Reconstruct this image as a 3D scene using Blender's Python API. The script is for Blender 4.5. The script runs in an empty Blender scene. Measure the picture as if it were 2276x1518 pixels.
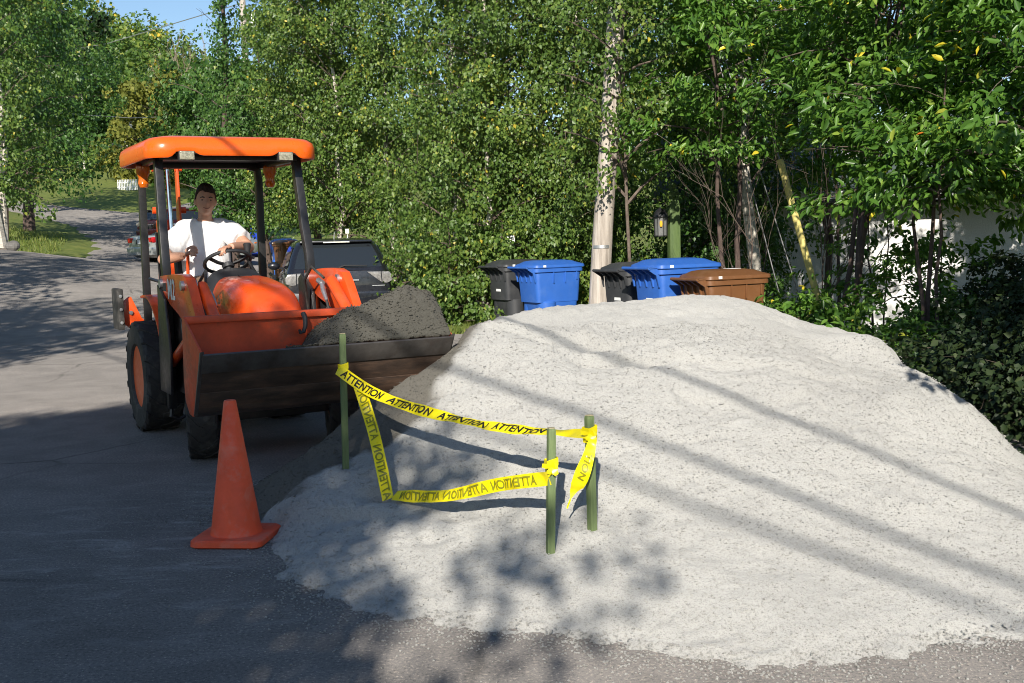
import bpy, bmesh, math, random
import numpy as np
from mathutils import Vector, Matrix

# ------------------------------------------------------------------ camera, sky, sun, exposure
scene = bpy.context.scene
R = math.radians
cam_data = bpy.data.cameras.new("camera")
cam_data.sensor_width = 36.0
cam_data.lens = 36.0 * 2500.0 / 2276.0
cam_data.clip_start = 0.05
cam_data.clip_end = 3000.0
cam = bpy.data.objects.new("camera", cam_data)
scene.collection.objects.link(cam)
cam.location = (0.0, 0.0, 1.49)
cam.rotation_euler = (Matrix.Rotation(math.pi / 2 - 0.094, 3, 'X') @ Matrix.Rotation(-0.028, 3, 'Z')).to_euler()
scene.camera = cam

SUN_EL, SUN_AZ = R(26.0), R(5.5)           # the light travels away from the camera, slightly to the right
world = bpy.data.worlds.new("World")
scene.world = world
world.use_nodes = True
wn = world.node_tree
bg = wn.nodes["Background"]
sky = wn.nodes.new("ShaderNodeTexSky")
sky.sky_type = 'NISHITA'
sky.sun_disc = False
sky.sun_elevation = SUN_EL
sky.sun_rotation = math.pi + SUN_AZ
sky.air_density = 1.0
sky.dust_density = 0.3
sky.ozone_density = 3.0
wn.links.new(sky.outputs[0], bg.inputs[0])
bg.inputs[1].default_value = 0.10
sun_data = bpy.data.lights.new("sun", 'SUN')
sun_data.energy = 5.0
sun_data.angle = R(0.53)
sun_data.color = (1.0, 0.93, 0.82)
sun = bpy.data.objects.new("sun", sun_data)
scene.collection.objects.link(sun)
SUN_DIR = Vector((math.sin(SUN_AZ) * math.cos(SUN_EL), math.cos(SUN_AZ) * math.cos(SUN_EL), -math.sin(SUN_EL)))
sun.rotation_euler = SUN_DIR.to_track_quat('-Z', 'Y').to_euler()
sun.location = (-4, -30, 20)
scene.view_settings.view_transform = 'Standard'
scene.view_settings.look = 'None'
scene.view_settings.gamma = 1.0
scene.view_settings.use_curve_mapping = False
scene.view_settings.exposure = 0.42
scene.cycles.max_bounces = 6
scene.cycles.diffuse_bounces = 3
scene.cycles.glossy_bounces = 3
scene.cycles.transmission_bounces = 4
scene.cycles.use_denoising = True
scene.cycles.filter_width = 1.0

# ------------------------------------------------------------------ helpers
COL = scene.collection
rng = np.random.default_rng(7)
random.seed(7)


def tag(o, label=None, cat=None, group=None, kind=None):
    if label: o["label"] = label
    if cat: o["category"] = cat
    if group: o["group"] = group
    if kind: o["kind"] = kind
    return o


def thing(name, label, cat, loc=(0, 0, 0), rz=0.0, group=None):
    o = bpy.data.objects.new(name, None)
    COL.objects.link(o)
    o.location = loc
    o.rotation_euler = (0, 0, rz)
    o.empty_display_size = 0.1
    return tag(o, label, cat, group)


def link_mesh(name, me, mat, parent=None):
    o = bpy.data.objects.new(name, me)
    COL.objects.link(o)
    if mat: me.materials.append(mat)
    if parent: o.parent = parent
    return o


class MB:
    """collects shapes that become ONE mesh object"""
    def __init__(self):
        self.v = []; self.f = []

    def add(self, vs, fs, M=None):
        n = len(self.v)
        if M is not None: vs = [M @ Vector(p) for p in vs]
        self.v += [tuple(p) for p in vs]
        self.f += [tuple(i + n for i in f) for f in fs]
        return self

    def box(self, c, s, rot=None):
        x, y, z = s[0] / 2, s[1] / 2, s[2] / 2
        vs = [(-x, -y, -z), (x, -y, -z), (x, y, -z), (-x, y, -z), (-x, -y, z), (x, -y, z), (x, y, z), (-x, y, z)]
        M = Matrix.Translation(c)
        if rot is not None: M = M @ (rot.to_4x4() if hasattr(rot, 'to_4x4') else rot)
        return self.add(vs, [(3, 2, 1, 0), (4, 5, 6, 7), (0, 1, 5, 4), (1, 2, 6, 5), (2, 3, 7, 6), (3, 0, 4, 7)], M)

    def tube(self, pts, rad, n=8, cap=True, flat=1.0, up=None):
        """round (or flattened) tube along a path, with a radius per point"""
        pts = [Vector(p) for p in pts]
        if not hasattr(rad, '__len__'): rad = [rad] * len(pts)
        rings = []
        prev = None
        for i, p in enumerate(pts):
            t = (pts[min(i + 1, len(pts) - 1)] - pts[max(i - 1, 0)])
            t = t.normalized() if t.length > 1e-9 else Vector((0, 0, 1))
            if prev is None:
                a = Vector(up) if up is not None else (Vector((0, 0, 1)) if abs(t.z) < 0.9 else Vector((1, 0, 0)))
                u = (a - t * a.dot(t)).normalized()
            else:
                u = (prev - t * prev.dot(t)).normalized()
            prev = u
            w = t.cross(u)
            rings.append([p + (u * math.cos(2 * math.pi * k / n) + w * math.sin(2 * math.pi * k / n) * flat) * rad[i] for k in range(n)])
        return self.loft(rings, cap)

    def loft(self, rings, cap=True, closed=True):
        n = len(rings[0]); vs = [p for r in rings for p in r]; fs = []
        for i in range(len(rings) - 1):
            for k in range(n if closed else n - 1):
                k2 = (k + 1) % n
                fs.append((i * n + k, i * n + k2, (i + 1) * n + k2, (i + 1) * n + k))
        if cap:
            fs.append(tuple(range(n - 1, -1, -1)))
            m = (len(rings) - 1) * n
            fs.append(tuple(m + k for k in range(n)))
        return self.add(vs, fs)

    def bar(self, pts, w, d, up=(0, 1, 0)):
        """rectangular bar along a path; w across, d along 'up'"""
        pts = [Vector(p) for p in pts]; rings = []
        for i, p in enumerate(pts):
            t = (pts[min(i + 1, len(pts) - 1)] - pts[max(i - 1, 0)]).normalized()
            u = Vector(up); u = (u - t * u.dot(t)).normalized(); s = t.cross(u)
            rings.append([p + s * a * w / 2 + u * b * d / 2 for a, b in ((-1, -1), (1, -1), (1, 1), (-1, 1))])
        return self.loft(rings)

    def lathe(self, prof, n=24, M=None):
        """profile of (radius, height) revolved round z"""
        rings = [[(r * math.cos(2 * math.pi * k / n), r * math.sin(2 * math.pi * k / n), z) for k in range(n)] for r, z in prof]
        b = MB(); b.loft(rings, True)
        return self.add(b.v, b.f, M)

    def prism(self, poly, a, b, axis='x'):
        """polygon (two remaining axes) extruded from a to b along axis"""
        def P(u, v, w):
            return {'x': (w, u, v), 'y': (u, w, v), 'z': (u, v, w)}[axis]
        n = len(poly)
        vs = [P(u, v, a) for u, v in poly] + [P(u, v, b) for u, v in poly]
        fs = [tuple(range(n)), tuple(range(2 * n - 1, n - 1, -1))]
        fs += [(k, n + k, n + (k + 1) % n, (k + 1) % n) for k in range(n)]
        return self.add(vs, fs)

    def sphere(self, c, r, nu=12, nv=8):
        rx, ry, rz = (r, r, r) if not hasattr(r, '__len__') else r
        prof = [(max(math.sin(math.pi * i / nv), 1e-3), -math.cos(math.pi * i / nv)) for i in range(nv + 1)]
        M = Matrix.Translation(c) @ Matrix.Diagonal((rx, ry, rz, 1))
        return self.lathe(prof, nu, M)

    def mesh(self, name, bevel=0.0, segs=2, angle=35.0, smooth=True, subdiv=0):
        bm = bmesh.new()
        vs = [bm.verts.new(p) for p in self.v]
        for f in self.f:
            try: bm.faces.new([vs[i] for i in f])
            except ValueError: pass
        bmesh.ops.recalc_face_normals(bm, faces=bm.faces)
        if bevel > 0:
            es = [e for e in bm.edges if len(e.link_faces) == 2 and e.calc_face_angle(0) > R(28)]
            bmesh.ops.bevel(bm, geom=es, offset=bevel, segments=segs, affect='EDGES', profile=0.6, clamp_overlap=True)
        for f in bm.faces: f.smooth = smooth
        if smooth:
            for e in bm.edges:
                if len(e.link_faces) != 2 or e.calc_face_angle(0) > R(angle): e.smooth = False
        me = bpy.data.meshes.new(name)
        bm.to_mesh(me); bm.free()
        return me

    def build(self, name, mat, parent=None, **k):
        return link_mesh(name, self.mesh(name, **k), mat, parent)


def copy_tree(o, parent=None):
    c = o.copy(); COL.objects.link(c); c.parent = parent
    for ch in list(o.children): copy_tree(ch, c)
    return c


def mesh_arrays(name, V, F, mat, parent=None, smooth=False, attr=None):
    """fast mesh from numpy arrays; F is (n,3) or (n,4)"""
    me = bpy.data.meshes.new(name)
    V = np.ascontiguousarray(V, dtype=np.float32); F = np.ascontiguousarray(F, dtype=np.int32)
    n, k = F.shape
    me.vertices.add(len(V)); me.vertices.foreach_set("co", V.ravel())
    me.loops.add(n * k); me.loops.foreach_set("vertex_index", F.ravel())
    me.polygons.add(n)
    me.polygons.foreach_set("loop_start", np.arange(0, n * k, k, dtype=np.int32))
    me.polygons.foreach_set("loop_total", np.full(n, k, dtype=np.int32))
    if smooth: me.polygons.foreach_set("use_smooth", np.ones(n, dtype=bool))
    if attr:
        for an, (dom, val) in attr.items():
            a = me.attributes.new(an, 'FLOAT', dom)
            a.data.foreach_set("value", np.ascontiguousarray(val, dtype=np.float32))
    me.update(calc_edges=True); me.validate()
    return link_mesh(name, me, mat, parent)


# ------------------------------------------------------------------ numpy noise and smooth surfaces through points
def _hash(i, j, k, seed):
    h = (i.astype(np.int64) * 374761393 + j.astype(np.int64) * 668265263 + k.astype(np.int64) * 2147483647 + seed * 974634777) & 0x7fffffff
    h = ((h ^ (h >> 13)) * 1274126177) & 0x7fffffff
    return ((h ^ (h >> 16)) & 0xffff) / 65535.0


def vnoise(x, y, seed=0):
    i, j = np.floor(x), np.floor(y); u, v = x - i, y - j
    u = u * u * (3 - 2 * u); v = v * v * (3 - 2 * v); z = np.zeros_like(i)
    a, b, c, d = _hash(i, j, z, seed), _hash(i + 1, j, z, seed), _hash(i, j + 1, z, seed), _hash(i + 1, j + 1, z, seed)
    return (a * (1 - u) + b * u) * (1 - v) + (c * (1 - u) + d * u) * v - 0.5


def fbm(x, y, oct=4, seed=0):
    s = 0.0; a = 1.0
    for o in range(oct):
        s = s + a * vnoise(x * 2 ** o + 17.3 * o, y * 2 ** o - 9.1 * o, seed + o); a *= 0.5
    return s


class TPS:
    """thin plate surface z(x, y) through control points"""
    def __init__(self, pts, lam=0.0):
        P = np.array(pts, float); self.P = P[:, :2]; n = len(P)
        K = self.k(np.linalg.norm(self.P[:, None] - self.P[None], axis=2)) + lam * np.eye(n)
        Q = np.hstack([np.ones((n, 1)), self.P])
        A = np.block([[K, Q], [Q.T, np.zeros((3, 3))]])
        self.w = np.linalg.solve(A, np.concatenate([P[:, 2], np.zeros(3)]))

    @staticmethod
    def k(r):
        return np.where(r > 0, r * r * np.log(np.maximum(r, 1e-9)), 0.0)

    def __call__(self, x, y):
        x = np.asarray(x, float); y = np.asarray(y, float); sh = x.shape
        q = np.stack([x.ravel(), y.ravel()], 1); out = np.empty(len(q))
        for s in range(0, len(q), 20000):
            b = q[s:s + 20000]
            out[s:s + 20000] = self.k(np.linalg.norm(b[:, None] - self.P[None], axis=2)) @ self.w[:-3] + self.w[-3] + b @ self.w[-2:]
        return out.reshape(sh)


# ------------------------------------------------------------------ materials
def new_mat(name):
    m = bpy.data.materials.new(name); m.use_nodes = True
    nt = m.node_tree; return m, nt, nt.nodes["Principled BSDF"]


def N(nt, typ, **k):
    n = nt.nodes.new(typ)
    for a, b in k.items():
        if a in ('op', 'operation'): n.operation = b
        elif hasattr(n, a) and a not in n.inputs: setattr(n, a, b)
    return n


def ramp(nt, stops, interp='LINEAR'):
    r = nt.nodes.new("ShaderNodeValToRGB"); r.color_ramp.interpolation = interp
    el = r.color_ramp.elements
    while len(el) > 1: el.remove(el[0])
    el[0].position = stops[0][0]; el[0].color = (*stops[0][1], 1)
    for p, c in stops[1:]:
        e = el.new(p); e.color = (*c, 1)
    return r


def noise(nt, scale, detail=4, rough=0.6, vec=None, coord='Object', dist=0.0):
    n = nt.nodes.new("ShaderNodeTexNoise"); n.inputs['Scale'].default_value = scale
    n.inputs['Detail'].default_value = detail; n.inputs['Roughness'].default_value = rough; n.inputs['Distortion'].default_value = dist
    if vec is None:
        tc = nt.nodes.new("ShaderNodeTexCoord"); vec = tc.outputs[coord]
    nt.links.new(vec, n.inputs['Vector']); return n


def bump(nt, src, b, strength=0.3, dist=0.01):
    bp = nt.nodes.new("ShaderNodeBump"); bp.inputs['Strength'].default_value = strength; bp.inputs['Distance'].default_value = dist
    nt.links.new(src, bp.inputs['Height']); nt.links.new(bp.outputs[0], b.inputs['Normal']); return bp


def paint(name, col, rough=0.4, metal=0.0, var=0.12, scale=6.0, bumpy=0.0, coat=0.0, dirt=None, dirt_amt=0.35, spec=0.5):
    """a coloured surface with slight patchiness and, if asked, dust or grime patches"""
    m, nt, b = new_mat(name)
    n1 = noise(nt, scale, 6, 0.65)
    lo = tuple(max(0, c * (1 - var)) for c in col); hi = tuple(min(1, c * (1 + var)) for c in col)
    r1 = ramp(nt, [(0.3, lo), (0.7, hi)]); nt.links.new(n1.outputs['Fac'], r1.inputs[0])
    out = r1.outputs[0]
    if dirt:
        n2 = noise(nt, scale * 0.7, 9, 0.72, dist=0.3)
        r2 = ramp(nt, [(0.5, (0, 0, 0)), (0.72, (dirt_amt,) * 3)]); nt.links.new(n2.outputs['Fac'], r2.inputs[0])
        mx = nt.nodes.new("ShaderNodeMixRGB"); nt.links.new(r2.outputs[0], mx.inputs[0]); nt.links.new(out, mx.inputs[1])
        mx.inputs[2].default_value = (*dirt, 1); out = mx.outputs[0]
    nt.links.new(out, b.inputs['Base Color'])
    n3 = noise(nt, scale * 3, 5, 0.7)
    rr = ramp(nt, [(0.3, (max(0, rough - 0.08),) * 3), (0.7, (min(1, rough + 0.1),) * 3)]); nt.links.new(n3.outputs['Fac'], rr.inputs[0])
    nt.links.new(rr.outputs[0], b.inputs['Roughness'])
    b.inputs['Metallic'].default_value = metal
    b.inputs['Specular IOR Level'].default_value = spec
    b.inputs['Coat Weight'].default_value = coat
    if bumpy > 0:
        n4 = noise(nt, scale * 12, 4, 0.6); bump(nt, n4.outputs['Fac'], b, bumpy, 0.004)
    return m


def leaf_mat(name, stops, rough=0.42, trans=0.22, spec=0.4):
    m, nt, b = new_mat(name)
    at = nt.nodes.new("ShaderNodeAttribute"); at.attribute_name = "lv"
    r = ramp(nt, stops); nt.links.new(at.outputs['Fac'], r.inputs[0])
    nt.links.new(r.outputs[0], b.inputs['Base Color'])
    b.inputs['Roughness'].default_value = rough; b.inputs['Specular IOR Level'].default_value = spec
    tr = nt.nodes.new("ShaderNodeBsdfTranslucent")
    g = nt.nodes.new("ShaderNodeMixRGB"); g.blend_type = 'MULTIPLY'; g.inputs[0].default_value = 1.0
    nt.links.new(r.outputs[0], g.inputs[1]); g.inputs[2].default_value = (1.5, 1.6, 0.6, 1); nt.links.new(g.outputs[0], tr.inputs[0])
    mx = nt.nodes.new("ShaderNodeMixShader"); mx.inputs[0].default_value = trans
    nt.links.new(b.outputs[0], mx.inputs[1]); nt.links.new(tr.outputs[0], mx.inputs[2])
    nt.links.new(mx.outputs[0], nt.nodes["Material Output"].inputs[0])
    return m


def gravel_mat(name, dry, damp, fleck):
    """crushed stone: pale when dry, dark where the vertex attribute 'damp' is 1, with dark and pale flecks"""
    m, nt, b = new_mat(name)
    at = nt.nodes.new("ShaderNodeAttribute"); at.attribute_name = "damp"
    n0 = noise(nt, 1.3, 6, 0.6); n1 = noise(nt, 55, 3, 0.75); n2 = noise(nt, 140, 2, 0.6)
    rd = ramp(nt, [(0.3, tuple(c * 0.9 for c in dry)), (0.7, tuple(min(1, c * 1.06) for c in dry))]); nt.links.new(n0.outputs['Fac'], rd.inputs[0])
    mx = nt.nodes.new("ShaderNodeMixRGB"); nt.links.new(at.outputs['Fac'], mx.inputs[0]); nt.links.new(rd.outputs[0], mx.inputs[1]); mx.inputs[2].default_value = (*damp, 1)
    rf = ramp(nt, [(0.26, (fleck,) * 3), (0.40, (0.93,) * 3), (0.62, (1.0,) * 3), (0.74, (1.12,) * 3)]); nt.links.new(n1.outputs['Fac'], rf.inputs[0])
    ml = nt.nodes.new("ShaderNodeMixRGB"); ml.blend_type = 'MULTIPLY'; ml.inputs[0].default_value = 1.0
    nt.links.new(mx.outputs[0], ml.inputs[1]); nt.links.new(rf.outputs[0], ml.inputs[2])
    rf2 = ramp(nt, [(0.3, (0.72,) * 3), (0.5, (1,) * 3)]); nt.links.new(n2.outputs['Fac'], rf2.inputs[0])
    ml2 = nt.nodes.new("ShaderNodeMixRGB"); ml2.blend_type = 'MULTIPLY'; ml2.inputs[0].default_value = 1.0
    nt.links.new(ml.outputs[0], ml2.inputs[1]); nt.links.new(rf2.outputs[0], ml2.inputs[2])
    nt.links.new(ml2.outputs[0], b.inputs['Base Color'])
    b.inputs['Roughness'].default_value = 0.9; b.inputs['Specular IOR Level'].default_value = 0.25; b.inputs['Diffuse Roughness'].default_value = 0.8
    ad = nt.nodes.new("ShaderNodeMath"); ad.operation = 'ADD'; nt.links.new(n1.outputs['Fac'], ad.inputs[0]); nt.links.new(n2.outputs['Fac'], ad.inputs[1])
    bump(nt, ad.outputs[0], b, 0.7, 0.012)
    return m


def asphalt_mat():
    m, nt, b = new_mat("asphalt")
    n0 = noise(nt, 0.35, 6, 0.6); n1 = noise(nt, 70, 3, 0.8); n2 = noise(nt, 190, 2, 0.7); n3 = noise(nt, 2.2, 7, 0.7, dist=0.4)
    r0 = ramp(nt, [(0.25, (0.172, 0.163, 0.156)), (0.75, (0.238, 0.225, 0.214))]); nt.links.new(n0.outputs['Fac'], r0.inputs[0])
    r1 = ramp(nt, [(0.32, (0.42,) * 3), (0.45, (0.82,) * 3), (0.58, (1.02, .98, .94)), (0.68, (2.0, 1.85, 1.7))]); nt.links.new(n1.outputs['Fac'], r1.inputs[0])
    ml = nt.nodes.new("ShaderNodeMixRGB"); ml.blend_type = 'MULTIPLY'; ml.inputs[0].default_value = 1
    nt.links.new(r0.outputs[0], ml.inputs[1]); nt.links.new(r1.outputs[0], ml.inputs[2])
    r3 = ramp(nt, [(0.35, (0.82,) * 3), (0.6, (1.08,) * 3)]); nt.links.new(n3.outputs['Fac'], r3.inputs[0])
    m2 = nt.nodes.new("ShaderNodeMixRGB"); m2.blend_type = 'MULTIPLY'; m2.inputs[0].default_value = 1
    nt.links.new(ml.outputs[0], m2.inputs[1]); nt.links.new(r3.outputs[0], m2.inputs[2])
    tc = nt.nodes.new("ShaderNodeTexCoord")
    wn_ = noise(nt, 1.1, 4, 0.6); wv = nt.nodes.new("ShaderNodeMixRGB"); wv.inputs[0].default_value = 0.22
    nt.links.new(tc.outputs['Object'], wv.inputs[1]); nt.links.new(wn_.outputs['Color'], wv.inputs[2])
    vo = nt.nodes.new("ShaderNodeTexVoronoi"); vo.feature = 'DISTANCE_TO_EDGE'; vo.inputs['Scale'].default_value = 0.62; nt.links.new(wv.outputs[0], vo.inputs['Vector'])
    rc = ramp(nt, [(0.0, (0.45,) * 3), (0.006, (0.6,) * 3), (0.011, (1,) * 3)]); nt.links.new(vo.outputs['Distance'], rc.inputs[0])
    nk = noise(nt, 0.45, 3, 0.5); rk = ramp(nt, [(0.50, (0,) * 3), (0.60, (0.8,) * 3)]); nt.links.new(nk.outputs['Fac'], rk.inputs[0])
    m3 = nt.nodes.new("ShaderNodeMixRGB"); m3.blend_type = 'MULTIPLY'; nt.links.new(rk.outputs[0], m3.inputs[0]); nt.links.new(m2.outputs[0], m3.inputs[1]); nt.links.new(rc.outputs[0], m3.inputs[2])
    ds = nt.nodes.new("ShaderNodeVectorMath"); ds.operation = 'DISTANCE'; ds.inputs[1].default_value = (-1.5, 5.6, 0); nt.links.new(tc.outputs['Object'], ds.inputs[0])
    rd_ = ramp(nt, [(0.10, (1,) * 3), (0.40, (0,) * 3)]); dv = nt.nodes.new("ShaderNodeMath"); dv.operation = 'DIVIDE'; dv.inputs[1].default_value = 5.0
    nt.links.new(ds.outputs['Value'], dv.inputs[0]); nt.links.new(dv.outputs[0], rd_.inputs[0])
    sm_ = nt.nodes.new("ShaderNodeMapping"); sm_.inputs['Scale'].default_value = (1.0, 3.2, 1.0); nt.links.new(tc.outputs['Object'], sm_.inputs[0])
    nd = noise(nt, 2.6, 9, 0.72, vec=sm_.outputs[0], dist=0.5); rn = ramp(nt, [(0.52, (0,) * 3), (0.74, (0.75,) * 3)]); nt.links.new(nd.outputs['Fac'], rn.inputs[0])
    dm = nt.nodes.new("ShaderNodeMath"); dm.operation = 'MULTIPLY'; nt.links.new(rn.outputs[0], dm.inputs[0]); nt.links.new(rd_.outputs[0], dm.inputs[1])
    m4 = nt.nodes.new("ShaderNodeMixRGB"); nt.links.new(dm.outputs[0], m4.inputs[0]); nt.links.new(m3.outputs[0], m4.inputs[1]); m4.inputs[2].default_value = (0.42, 0.41, 0.39, 1)
    nt.links.new(m4.outputs[0], b.inputs['Base Color'])
    b.inputs['Roughness'].default_value = 0.88; b.inputs['Specular IOR Level'].default_value = 0.3; b.inputs['Diffuse Roughness'].default_value = 1.0
    ad = nt.nodes.new("ShaderNodeMath"); ad.operation = 'ADD'; nt.links.new(n1.outputs['Fac'], ad.inputs[0]); nt.links.new(n2.outputs['Fac'], ad.inputs[1])
    bump(nt, ad.outputs[0], b, 0.55, 0.008)
    return m


def ramp_mat(name, scale, stops, rough=0.8, bumpy=0.3, stretch=(1, 1, 1), detail=8, bscale=1.0, spec=0.4):
    m, nt, b = new_mat(name)
    tc = nt.nodes.new("ShaderNodeTexCoord"); mp = nt.nodes.new("ShaderNodeMapping"); mp.inputs['Scale'].default_value = stretch
    nt.links.new(tc.outputs['Object'], mp.inputs[0])
    n = noise(nt, scale, detail, 0.68, vec=mp.outputs[0]); r = ramp(nt, stops); nt.links.new(n.outputs['Fac'], r.inputs[0])
    nt.links.new(r.outputs[0], b.inputs['Base Color']); b.inputs['Roughness'].default_value = rough; b.inputs['Specular IOR Level'].default_value = spec
    if bumpy:
        n2 = noise(nt, scale * bscale, 6, 0.7, vec=mp.outputs[0]); bump(nt, n2.outputs['Fac'], b, bumpy, 0.02)
    return m


def glass_mat(name, col=(0.02, 0.025, 0.03), rough=0.03):
    m, nt, b = new_mat(name)
    b.inputs['Base Color'].default_value = (*col, 1); b.inputs['Roughness'].default_value = rough
    b.inputs['Specular IOR Level'].default_value = 0.7; b.inputs['Coat Weight'].default_value = 0.3
    return m


M = {}
M['asphalt'] = asphalt_mat()
M['grass'] = ramp_mat('grass', 3.0, [(0.25, (0.085, 0.125, 0.022)), (0.5, (0.16, 0.20, 0.036)), (0.75, (0.27, 0.26, 0.065))], 0.9, 0.6, bscale=14)
M['soil'] = ramp_mat('soil', 6.0, [(0.3, (0.16, 0.12, 0.085)), (0.7, (0.30, 0.235, 0.17))], 0.95, 0.5, bscale=8)
M['gravel'] = gravel_mat('crushed_stone', (0.425, 0.420, 0.400), (0.130, 0.122, 0.105), 0.66)
M['gravel_wet'] = gravel_mat('damp_stone', (0.20, 0.185, 0.155), (0.085, 0.082, 0.070), 0.5)
M['orange'] = paint('loader_orange', (0.78, 0.085, 0.012), 0.32, var=0.10, scale=5, coat=0.25, dirt=(0.35, 0.16, 0.09), dirt_amt=0.35)
M['canopy'] = paint('canopy_orange', (0.86, 0.125, 0.008), 0.3, var=0.05, scale=3, coat=0.3, dirt=(0.5, 0.2, 0.08), dirt_amt=0.15)
M['rim_orange'] = paint('rim_orange', (0.84, 0.105, 0.010), 0.4, var=0.08, scale=6, dirt=(0.45, 0.16, 0.06), dirt_amt=0.3)
M['bucket_paint'] = paint('bucket_paint', (0.62, 0.075, 0.02), 0.5, var=0.2, scale=7, dirt=(0.16, 0.07, 0.04), dirt_amt=0.75)
M['worn_steel'] = ramp_mat('worn_steel', 7.0, [(0.25, (0.022, 0.016, 0.013)), (0.48, (0.062, 0.042, 0.032)), (0.62, (0.115, 0.070, 0.048)), (0.80, (0.15, 0.125, 0.11))], 0.5, 0.15, (0.5, 1, 2), bscale=4, spec=0.6)
M['edge_steel'] = paint('edge_steel', (0.115, 0.105, 0.098), 0.42, 0.45, var=0.3, scale=9, dirt=(0.07, 0.045, 0.035), dirt_amt=0.7)
M['rubber'] = paint('rubber', (0.030, 0.029, 0.028), 0.75, var=0.3, scale=9, bumpy=0.15, dirt=(0.15, 0.14, 0.125), dirt_amt=0.6)
M['black'] = paint('black_paint', (0.018, 0.018, 0.020), 0.35, var=0.2, scale=8, dirt=(0.07, 0.065, 0.06), dirt_amt=0.4)
M['black_plastic'] = paint('black_plastic', (0.026, 0.027, 0.03), 0.55, var=0.2, scale=10, bumpy=0.05)
M['dark_iron'] = paint('dark_iron', (0.035, 0.035, 0.037), 0.6, 0.2, var=0.3, scale=8, dirt=(0.10, 0.085, 0.07), dirt_amt=0.5)
M['chrome'] = paint('chrome', (0.75, 0.76, 0.78), 0.12, 1.0, var=0.05)
M['zinc'] = paint('zinc', (0.50, 0.51, 0.52), 0.4, 0.8, var=0.15, scale=20)
M['dark_zinc'] = paint('dull_zinc', (0.22, 0.22, 0.225), 0.5, 0.5, var=0.2, scale=20)
M['white_paint'] = paint('white_paint', (0.8, 0.8, 0.78), 0.5, var=0.04, scale=10)
M['amber'] = paint('amber_lens', (0.60, 0.13, 0.008), 0.2, var=0.1, coat=0.3)
M['lens'] = paint('lamp_lens', (0.78, 0.78, 0.70), 0.15, 0.1, var=0.25, scale=40)
M['lamp_glass'] = paint('lamp_glass', (0.36, 0.345, 0.26), 0.12, 0.2, var=0.55, scale=55, bumpy=0.3)
M['clear_lamp'] = paint('clear_tail_lamp', (0.30, 0.29, 0.28), 0.2, 0.3, var=0.4, scale=30)
M['bulb'] = paint('bulb_yellow', (0.75, 0.42, 0.04), 0.3)
M['cone'] = paint('cone_orange', (0.82, 0.092, 0.028), 0.55, var=0.14, scale=7, dirt=(0.58, 0.30, 0.23), dirt_amt=0.6)
M['stake'] = ramp_mat('stake_green', 9.0, [(0.3, (0.105, 0.150, 0.060)), (0.6, (0.165, 0.22, 0.092)), (0.8, (0.26, 0.29, 0.16))], 0.65, 0.35, (5, 5, 0.6), bscale=2)
M['stake_wood'] = ramp_mat('stake_wood', 9.0, [(0.3, (0.30, 0.25, 0.15)), (0.7, (0.42, 0.38, 0.24))], 0.8, 0.3, (5, 5, 0.6))
M['tape'] = paint('tape_yellow', (0.86, 0.72, 0.005), 0.32, var=0.05, scale=15)
M['ink'] = paint('ink_black', (0.012, 0.012, 0.010), 0.45, var=0.1)
M['ink_back'] = paint('ink_back', (0.25, 0.24, 0.012), 0.4, var=0.1)
M['bin_blue'] = paint('bin_blue', (0.030, 0.125, 0.47), 0.45, var=0.07, scale=4, bumpy=0.06, dirt=(0.12, 0.22, 0.46), dirt_amt=0.35)
M['bin_black'] = paint('bin_black', (0.040, 0.042, 0.046), 0.5, var=0.12, scale=4, bumpy=0.06, dirt=(0.11, 0.11, 0.11), dirt_amt=0.4)
M['bin_brown'] = paint('bin_brown', (0.165, 0.070, 0.026), 0.45, var=0.08, scale=4, bumpy=0.06, dirt=(0.32, 0.18, 0.10), dirt_amt=0.35)
M['pole_wood'] = ramp_mat('pole_wood', 5.0, [(0.25, (0.19, 0.16, 0.135)), (0.5, (0.42, 0.37, 0.32)), (0.75, (0.60, 0.55, 0.49))], 0.85, 0.6, (4, 4, 0.22), bscale=2)
M['post_green'] = ramp_mat('post_green', 6.0, [(0.3, (0.055, 0.095, 0.028)), (0.7, (0.115, 0.175, 0.055))], 0.6, 0.25, (3, 3, 0.5))
M['guard'] = paint('guard_yellow', (0.70, 0.60, 0.20), 0.5, var=0.12, scale=10, dirt=(0.35, 0.3, 0.15), dirt_amt=0.4)
M['stucco'] = ramp_mat('stucco', 40.0, [(0.3, (0.66, 0.66, 0.66)), (0.7, (0.78, 0.78, 0.77))], 0.9, 0.7, bscale=1)
M['soffit'] = paint('soffit_dark', (0.05, 0.06, 0.065), 0.5, var=0.1)
M['shingle'] = ramp_mat('shingle_green', 12, [(0.3, (0.045, 0.065, 0.06)), (0.7, (0.085, 0.115, 0.105))], 0.9, 0.6, (1, 1, 3))
M['bark'] = ramp_mat('bark_brown', 9.0, [(0.3, (0.045, 0.030, 0.026)), (0.7, (0.135, 0.095, 0.08))], 0.85, 0.6, (1.2, 1.2, 0.5), bscale=3)
M['birch_bark'] = ramp_mat('bark_birch', 6.0, [(0.30, (0.04, 0.035, 0.03)), (0.40, (0.45, 0.40, 0.34)), (0.6, (0.66, 0.62, 0.55)), (0.8, (0.62, 0.50, 0.38))], 0.75, 0.4, (0.8, 0.8, 3.0), bscale=3)
M['twig'] = ramp_mat('twig', 12.0, [(0.3, (0.07, 0.05, 0.04)), (0.7, (0.19, 0.15, 0.12))], 0.8, 0.2)
M['dead_twig'] = ramp_mat('dead_twig', 8.0, [(0.3, (0.20, 0.14, 0.105)), (0.7, (0.34, 0.27, 0.22))], 0.8, 0.2)
M['skin'] = paint('skin', (0.50, 0.265, 0.175), 0.5, var=0.1, scale=18)
M['hair'] = ramp_mat('hair', 60, [(0.3, (0.018, 0.011, 0.008)), (0.7, (0.05, 0.03, 0.02))], 0.5, 0.8, (1, 1, .3))
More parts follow.
